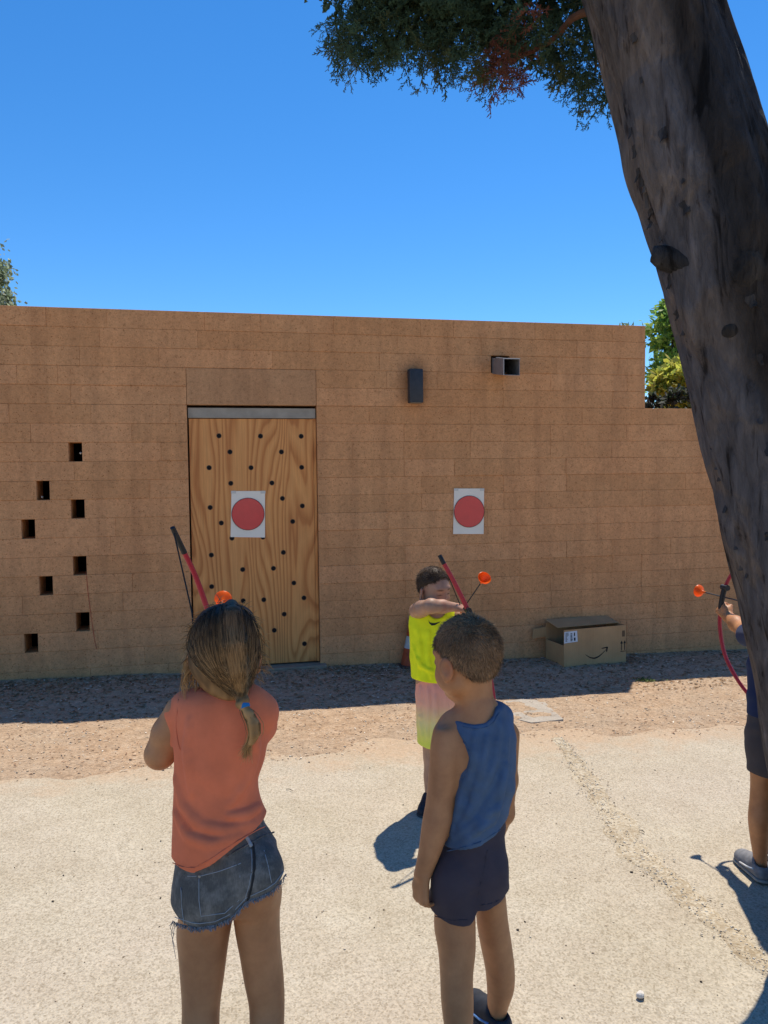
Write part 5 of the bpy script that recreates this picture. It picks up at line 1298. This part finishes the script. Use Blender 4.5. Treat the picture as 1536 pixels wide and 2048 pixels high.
# ================================================================== boy in the blue tank top (nearest, right)
def blue_boy():
    D = 2.10; h = .0037
    b = Vol(pc(770, 2190, D)-np.array([.0, .30, .03]), pc(1075, 1195, D)+np.array([.04, .42, .03]), h)
    b.loft([(922, 990, 1405, 0, .046), (905, 1006, 1428, 0, .058), (884, 1024, 1455, 0, .072), (884, 1027, 1490, 0, .080), (892, 1027, 1550, 0, .080), (893, 1018, 1600, 0, .078), (888, 1008, 1650, 0, .080), (878, 1008, 1700, 0, .084), (874, 1006, 1745, 0, .082), (884, 1000, 1775, .02, .060)], D)
    b.cone(pc(957, 1432, D-.005), pc(950, 1355, D+.0), .047, .043, .025); b.cone(pc(905, 1448, D), pc(1000, 1432, D+.03), .036, .034, .03)
    hc = pc(932, 1309, D-.005); H = head(b, hc, (-.64, .77, -.20), (-.06, .06, 1), 1.045)
    # left arm hanging
    b.loft([(868, 916, 1452, -.03, .034), (861, 919, 1490, -.035, .040), (859, 919, 1525, -.04, .041), (852, 908, 1600, -.045, .037), (844, 902, 1645, -.05, .035), (837, 884, 1700, -.055, .030), (829, 867, 1742, -.055, .024), (827, 862, 1757, -.055, .021)], D, .022)
    hand(b, pc(844, 1752, D-.055), (-.06, .02, -1), (-.80, -.55, 0), (.0, 1, -.1), .98, .62)
    # right arm, seen past the back
    b.chain([pc(1012, 1470, D+.04), pc(1012, 1560, D+.07), pc(1006, 1625, D+.09), pc(985, 1690, D+.19)], [.038, .031, .030, .022], .02)
    hand(b, pc(985, 1692, D+.19), (-.3, .5, -1), (.9, .2, 0), (0, 1, 0), .95, .7)
    # legs
    dl, dr = -.05, .13
    _, ly = ground_frame(915, D+dl); _, ry = ground_frame(990, D+dr)
    b.loft([(872, 950, 1790, -.02, .066), (868, 951, 1850, -.03, .060), (876, 951, 1900, -.04, .052), (880, 946, 1950, dl, .047), (882, 947, 2000, dl-.005, .048), (887, 946, 2045, dl-.005, .046), (893, 941, 2090, dl, .038), (899, 936, 2125, dl, .032), (900, 935, ly-25, dl, .031)], D, .02)
    b.loft([(952, 1010, 1780, .03, .062), (953, 1016, 1840, .06, .056), (960, 1023, 1885, .08, .050), (970, 1029, 1935, .10, .046), (974, 1028, 1975, .12, .045), (975, 1017, 2010, dr, .036), (976, 1009, 2040, dr, .031), (977, 1008, ry-18, dr, .030)], D, .02)
    b.ell(pc(935, 1740, D-.02), (.070, .05, .05), None, .03)
    person = b.build('person', M['skin'], None, face_cols(H, SKIN))
    tag(person, 'boy in blue tank top and navy shorts standing with his back turned, watching', 'person', 'children')
    short_hair(b, H, ([-.13, -.09, -.05, -.01, .02, .05, .075, .11], [-.070, -.072, -.066, -.012, .012, .022, .058, .070]), (.215, .125, .064), person, 17000, .0135, .0045, 3, .50, 1.0, .0035)
    # tank top
    s = Vol(pc(830, 1720, D)-np.array([.03, .2, 0]), pc(1070, 1380, D)+np.array([.03, .2, 0]), .004)
    folds = fold_fn([((1, .2, .22), 75, .4, .0050, 91), ((.7, .2, .7), 55, 1.0, .0050, 93), ((.15, .2, 1), 105, 0., .0038, 95)])
    s.loft([(902, 1008, 1408, 0, .060), (900, 1014, 1428, 0, .068), (886, 1026, 1455, 0, .080), (888, 1031, 1490, 0, .088), (894, 1031, 1530, 0, .089), (896, 1025, 1580, 0, .088), (893, 1014, 1630, 0, .090), (884, 1012, 1665, 0, .099), (878, 1014, 1705, 0, .105)], D, 0, 0, .01, folds)
    s.cone(pc(922, 1450, D), pc(1000, 1434, D+.03), .038, .038, .02)
    for pts, rd, lf in (([(1000, 1445), (990, 1520), (955, 1600), (915, 1660)], .016, .011), ([(1014, 1475), (1004, 1560), (960, 1640), (908, 1675)], .016, .012), ([(975, 1470), (962, 1540), (945, 1600)], .012, .009), ([(950, 1465), (948, 1520), (935, 1580)], .011, .008),
                        ([(1014, 1530), (998, 1600), (950, 1665)], .013, .010), ([(1004, 1600), (985, 1640), (930, 1680)], .011, .009), ([(930, 1560), (917, 1620), (904, 1670)], .012, .008)):
        s.ridge(pts, D, rd, lf)
    top = curve_y([(840, 1470), (890, 1466), (900, 1456), (911, 1448), (918, 1449), (930, 1452), (950, 1454), (972, 1451), (988, 1440), (1000, 1418), (1006, 1408), (1020, 1408), (1060, 1440)], D-.085)
    s.cut(lambda U, Y, Z: Z-top(U), .004)
    xa_ = curve_x([(888, 1440), (899, 1452), (917, 1468), (930, 1490), (939, 1518), (934, 1540), (920, 1554), (895, 1566), (850, 1580)], D-.085)
    s.cut(lambda U, Y, Z: xa_(Z)-U, .004)
    hem = curve_y([(830, 1712), (885, 1708), (920, 1702), (960, 1690), (1010, 1660), (1060, 1645)], D-.085); s.cut(lambda U, Y, Z: hem(U)-Z, .004)
    to_ = s.build('tank_top', M['blue_jersey'], person)
    for pts in ([(925, 1453), (935, 1456), (952, 1458), (972, 1455), (988, 1445), (999, 1424)], [(919, 1473), (933, 1492), (942, 1518), (938, 1540), (924, 1556)], [(894, 1702), (920, 1697), (960, 1685), (1000, 1660)]):
        A = np.array(pts, float); t = np.linspace(0, 1, len(A)); tt = np.linspace(0, 1, 22)
        MB().tube([to_world(s.surf(np.interp(a, t, A[:, 0]), np.interp(a, t, A[:, 1]), D-.2, D+.1, .0004)) for a in tt], .0016, 5).build('hem_stitching', M['blue_jersey'], to_, True)
    # shorts
    k = Vol(pc(800, 1890, D)-np.array([.03, .22, 0]), pc(1060, 1580, D)+np.array([.03, .24, 0]), .004)
    fd = fold_fn([((.8, .2, .8), 60, .3, .0035, 101), ((-.5, .2, 1), 80, .3, .0030, 103)])
    k.loft([(894, 1008, 1600, 0, .080), (886, 1008, 1650, 0, .087), (882, 1010, 1690, 0, .094), (874, 1014, 1725, 0, .101), (865, 1015, 1765, 0, .103), (855, 1015, 1800, 0.0, .101), (848, 1014, 1830, 0.0, .098), (845, 1013, 1875, 0, .096)], D, 0, 0, .012, fd)
    k.ell(pc(905, 1765, D-.05), (.055, .055, .07), None, .04); k.ell(pc(975, 1745, D-.05), (.045, .05, .06), None, .04)
    k.chain([pc(960, 1745, D-.135), pc(952, 1800, D-.12), pc(950, 1875, D-.11)], [.004, .010, .013], .02, op='cut')
    hem2 = curve_y([(800, 1820), (845, 1829), (868, 1840), (900, 1849), (940, 1848), (948, 1838), (954, 1819), (975, 1817), (1000, 1810), (1016, 1800), (1060, 1790)], D-.085)
    k.cut(lambda U, Y, Z: hem2(U)-Z, .004); ko = k.build('shorts', M['navy_knit'], person)
    sm = MB()
    for pts in ([(870, 1832), (900, 1841), (936, 1840)], [(960, 1811), (980, 1808), (1000, 1800)], [(975, 1700), (968, 1740), (957, 1790)]):
        A = np.array(pts, float); t = np.linspace(0, 1, len(A)); tt = np.linspace(0, 1, 18)
        MB().tube([to_world(k.surf(np.interp(a, t, A[:, 0]), np.interp(a, t, A[:, 1]), D-.2, D+.15, .0003)) for a in tt], .0013, 5).build('seam', M['navy_knit'], ko, True)
    for (fx, dd, tx) in ((917, D+dl, (-.55, .85, 0)), (992, D+dr, (-.45, .9, 0))):
        gp, _ = ground_frame(fx, dd); f_ = nrmz(tx); shoe('shoe', gp-f_*.050, tx, person, (M['shoe_dark'], M['sole_dark'], M['lace_blue']), .20, .038)
blue_boy()

# ================================================================== boy in the neon vest (middle distance)
def neon_boy():
    D = 3.77; h = .005
    b = Vol(pc(760, 1660, D)-np.array([.0, .40, .03]), pc(1010, 1105, D)+np.array([.04, .32, .03]), h)
    b.loft([(852, 890, 1208, 0, .045), (838, 902, 1219, 0, .058), (828, 910, 1234, 0, .070), (826, 911, 1260, 0, .078), (828, 910, 1310, 0, .076), (830, 910, 1350, 0, .078), (834, 912, 1390, 0, .084), (838, 912, 1430, 0, .078)], D)
    b.cone(pc(870, 1222, D), pc(869, 1190, D-.02), .040, .038, .02)
    hc = pc(868, 1173, D-.035); H = head(b, hc, (.60, -.76, -.26), (.10, -.26, .95), .93)
    # arm across to the string, other arm out to the bow
    sh, el, wr = pc(834, 1222, D-.02), pc(862, 1212, D-.19), pc(908, 1214, D-.14)
    b.chain([sh, (sh+el)/2+np.array([-.008, -.01, .002]), el, (el+wr)/2, wr], [.040, .037, .033, .030, .022], .02)
    hand(b, wr, nrmz(pc(924, 1217, D-.12)-wr), (-.1, -.5, .9), (.2, .8, .4), .95, .85, True)
    sh, el, wr = pc(904, 1228, D+.02), pc(934, 1240, D-.06), pc(950, 1252, D-.14)
    b.chain([sh, el, wr], [.038, .032, .023], .02); hand(b, wr, nrmz(np.array([.25, -.55, .0])), (.6, -.2, .5), (0, 0, 1), .95, 1.0, True)
    _, gy = ground_frame(855, D)
    for (x0, x1, dd) in ((846, 873, -.01), (884, 911, .05)):
        _, gy = ground_frame((x0+x1)/2, D+dd)
        b.loft([(x0-4, x1+4, 1440, dd, .060), (x0-1, x1+1, 1490, dd, .046), (x0, x1-1, 1515, dd, .040), (x0+2, x1-3, 1533, dd, .036), (x0+1, x1-2, 1552, dd+.008, .036), (x0+3, x1-5, 1575, dd+.006, .029), (x0+5, x1-7, gy-12, dd, .026)], D, .02)
    person = b.build('person', M['skin'], None, face_cols(H, (.44, .255, .165)))
    tag(person, 'boy in neon yellow vest and pink to yellow shorts nocking an arrow', 'person', 'children')
    short_hair(b, H, ([-.13, -.09, -.05, -.01, .02, .05, .07, .11], [-.070, -.066, -.055, .0, .022, .044, .074, .082]), (.075, .045, .026), person, 8000, .013, .005, 13, .5, 1.0, .004)
    s = Vol(pc(790, 1400, D)-np.array([.03, .22, 0]), pc(960, 1180, D)+np.array([.03, .22, 0]), .0045)
    folds = fold_fn([((1, .2, .2), 60, .4, .0055, 111), ((.5, .2, .8), 50, 1.0, .0045, 113)])
    s.loft([(842, 898, 1206, 0, .060), (826, 910, 1218, 0, .070), (819, 916, 1236, 0, .080), (819, 917, 1265, 0, .087), (820, 917, 1310, 0, .088), (822, 917, 1345, 0, .092), (821, 918, 1380, 0, .096)], D, 0, 0, .012, folds)
    hem = curve_y([(780, 1360), (822, 1362), (870, 1367), (930, 1366)], D-.085); s.cut(lambda U, Y, Z: hem(U)-Z, .004)
    for pts, rd, lf in (([(838, 1262), (842, 1310), (836, 1355)], .016, .011), ([(858, 1262), (856, 1310), (862, 1356)], .014, .010), ([(884, 1255), (878, 1310), (884, 1356)], .014, .010), ([(826, 1290), (840, 1330), (866, 1345)], .012, .009)):
        s.ridge(pts, D, rd, lf)
    # scooped neck and armhole of the vest
    s.ell(pc(874, 1216, D-.07), (.050, .09, .050), None, .004, 'cut')
    s.cone(pc(838, 1218, D-.04), pc(842, 1232, D-.2), .038, .044, .004, 'cut')
    so = s.build('vest', M['neon_mesh'], person)
    sw = MB(); pts = [(857, 1239), (858, 1246), (863, 1251), (870, 1250), (882, 1243), (869, 1246), (863, 1246), (859, 1244)]
    Q = [to_world(s.surf(x, y, D-.25, D+.1, .003)) for x, y in pts]; sw.add(Q, [(0, 7, 1), (1, 7, 6), (1, 6, 2), (2, 6, 5), (2, 5, 3), (3, 5, 4)]); sw.build('chest_mark', M['swoosh'], so)
    k = Vol(pc(800, 1530, D)-np.array([.03, .22, 0]), pc(960, 1345, D)+np.array([.03, .24, 0]), .0045)
    fd = fold_fn([((1, .2, .1), 65, .3, .006, 121), ((.6, .2, .7), 60, 1.3, .004, 123)])
    k.loft([(833, 914, 1355, 0, .086), (831, 917, 1378, 0, .094), (832, 919, 1420, 0, .098), (834, 920, 1460, 0, .096), (837, 921, 1515, 0, .092)], D, 0, 0, .012, fd)
    for pts, rd, lf in (([(842, 1372), (840, 1420), (846, 1480)], .018, .012), ([(856, 1372), (858, 1420), (854, 1485)], .015, .011), ([(870, 1372), (872, 1430), (866, 1480)], .014, .010), ([(890, 1375), (894, 1430), (898, 1485)], .015, .011)):
        k.ridge(pts, D, rd, lf)
    k.cone(pc(879, 1455, D-.13), pc(879, 1530, D-.12), .006, .022, .012, 'cut'); k.cone(pc(879, 1455, D+.13), pc(879, 1530, D+.12), .006, .022, .012, 'cut'); k.cone(pc(879, 1475, D-.1), pc(879, 1535, D+.1), .004, .018, .01, 'cut')
    hem2 = curve_y([(800, 1492), (837, 1496), (858, 1500), (930, 1500)], D-.085); k.cut(lambda U, Y, Z: hem2(U)-Z, .004); k.build('shorts', M['ombre_shorts'], person)
    for (fx, dd, tx) in ((858, D-.01, (-.30, -1, 0)), (897, D+.05, (.45, -.8, 0))):
        gp, _ = ground_frame(fx, dd); f_ = nrmz(tx); shoe('shoe', gp-f_*.055, tx, person, (M['shoe_dark'], M['sole_dark'], M['lace_white']), .19, .036)
neon_boy()
bow('red toy bow held by the boy in the neon yellow vest', [(879, 1110, 3.52), (886, 1124, 3.52), (906, 1160, 3.54), (930, 1208, 3.56), (952, 1256, 3.57), (970, 1310, 3.57), (982, 1365, 3.55), (987, 1400, 3.54), (984, 1440, 3.52), (978, 1462, 3.52)],
    [(881, 1114, 3.52), (924, 1219, 3.655), (958, 1330, 3.60), (979, 1455, 3.52)], grip=(.36, .50), wd=.0115)
arrow('orange suction cup arrow held by the boy in the neon yellow vest', (922, 1224, 3.655), (968, 1157, 3.42), .031)

# ================================================================== archer half hidden behind the trunk
def archer():
    D = 3.12; h = .005
    b = Vol(pc(1380, 1800, D)-np.array([.0, .30, .03]), pc(1680, 1080, D)+np.array([.04, .56, .03]), h)
    b.loft([(1535, 1580, 1232, 0, .045), (1515, 1600, 1250, 0, .062), (1508, 1606, 1275, 0, .078), (1508, 1606, 1330, 0, .080), (1508, 1606, 1400, 0, .082), (1506, 1608, 1450, 0, .090), (1508, 1606, 1500, 0, .080)], D)
    b.cone(pc(1557, 1245, D), pc(1553, 1205, D+.01), .042, .040, .02)
    hc = pc(1552, 1178, D+.01); H = head(b, hc, (-.55, .83, -.05), (0, 0, 1), 1.0)
    sh, el, wr = pc(1522, 1272, D+.03), pc(1489, 1262, D+.24), pc(1457, 1234, D+.42)
    b.chain([sh, el, (el+wr)/2, wr], [.042, .035, .033, .024], .02); hand(b, wr, nrmz(pc(1443, 1217, D+.47)-wr), (-.75, -.60, .15), (.5, .1, .9), 1.05, .95, True)
    sh, el, wr = pc(1594, 1275, D+.02), pc(1640, 1255, D+.08), pc(1575, 1226, D+.13)
    b.chain([sh, el, wr], [.042, .034, .024], .02); hand(b, wr, nrmz(pc(1560, 1222, D+.15)-wr), (.3, -.9, .3), (0, 0, 1), 1.0, .9, True)
    for (x0, x1, dd) in ((1503, 1546, 0), (1560, 1603, .06)):
        _, gy = ground_frame((x0+x1)/2, D+dd)
        b.loft([(x0-2, x1+4, 1500, dd, .066), (x0, x1, 1560, dd, .050), (x0-2, x1-2, 1600, dd, .045), (x0-5, x1-7, 1640, dd-.008, .045), (x0-1, x1-10, 1680, dd-.006, .036), (x0+4, x1-13, 1712, dd, .029), (x0+5, x1-13, gy-14, dd, .028)], D, .02)
    person = b.build('person', M['skin'], None, face_cols(H, SKIN))
    tag(person, 'archer in navy T-shirt and grey shorts half hidden behind the tree trunk', 'person', 'children')
    short_hair(b, H, ([-.13, -.09, -.05, -.01, .02, .05, .075, .11], [-.070, -.072, -.066, -.012, .012, .022, .058, .070]), (.05, .033, .022), person, 3000, .018, .006, 23)
    s = Vol(pc(1450, 1490, D)-np.array([.03, .22, 0]), pc(1670, 1215, D)+np.array([.03, .26, 0]), .0045)
    folds = fold_fn([((1, .2, .2), 60, .4, .0055, 131), ((.5, .2, .8), 50, 1.0, .0045, 133)])
    s.loft([(1532, 1584, 1230, 0, .055), (1512, 1604, 1245, 0, .072), (1502, 1612, 1275, 0, .086), (1500, 1612, 1330, 0, .089), (1498, 1612, 1400, 0, .092), (1496, 1613, 1460, 0, .098)], D, 0, 0, .012, folds)
    s.chain([pc(1522, 1272, D+.03), pc(1497, 1270, D+.20)], [.050, .052], .02)
    s.chain([pc(1594, 1275, D+.02), pc(1628, 1263, D+.06)], [.048, .050], .02)
    ax = nrmz(pc(1489, 1262, D+.24)-pc(1522, 1272, D+.03)); p0 = pc(1497, 1268, D+.18)
    s.cut(lambda U, Y, Z: np.where(U < pc(1512, 0, D)[0], (U-p0[0])*ax[0]+(Y-p0[1])*ax[1]+(Z-p0[2])*ax[2], -1.), .004)
    hem = curve_y([(1440, 1440), (1497, 1442), (1660, 1446)], D-.09); s.cut(lambda U, Y, Z: hem(U)-Z, .004); s.build('shirt', M['dark_shirt'], person)
    k = Vol(pc(1440, 1600, D)-np.array([.03, .22, 0]), pc(1670, 1415, D)+np.array([.03, .24, 0]), .0045)
    k.loft([(1500, 1610, 1425, 0, .094), (1497, 1612, 1450, 0, .098), (1493, 1615, 1490, 0, .102), (1499, 1614, 1535, 0, .098), (1504, 1612, 1580, 0, .094)], D, 0, 0, .012, folds)
    k.cone(pc(1555, 1520, D-.13), pc(1555, 1590, D-.12), .004, .02, .012, 'cut')
    hem2 = curve_y([(1440, 1553), (1503, 1557), (1560, 1564), (1660, 1564)], D-.09); k.cut(lambda U, Y, Z: hem2(U)-Z, .004); k.build('shorts', M['grey_knit'], person)
    for (fx, dd, tx) in ((1519, D, (-.10, 1, 0)), (1576, D+.06, (-.1, 1, 0))):
        gp, _ = ground_frame(fx, dd); f_ = nrmz(tx); shoe('shoe', gp-f_*.055, tx, person, (M['shoe_grey'], M['sole_grey'], M['lace_white']), .21, .040)
archer()
bow('red toy bow drawn by the archer behind the tree trunk', [(1512, 1080, 3.50), (1494, 1100, 3.53), (1469, 1138, 3.56), (1450, 1175, 3.58), (1442, 1213, 3.59), (1440, 1255, 3.59), (1450, 1310, 3.57), (1474, 1358, 3.54), (1503, 1396, 3.51), (1524, 1416, 3.48)],
    [(1510, 1084, 3.50), (1562, 1223, 3.27), (1522, 1412, 3.48)], grip=(.34, .47), wd=.0098)
arrow('orange suction cup arrow aimed by the archer behind the tree trunk', (1562, 1223, 3.27), (1399, 1182, 3.72), .030)
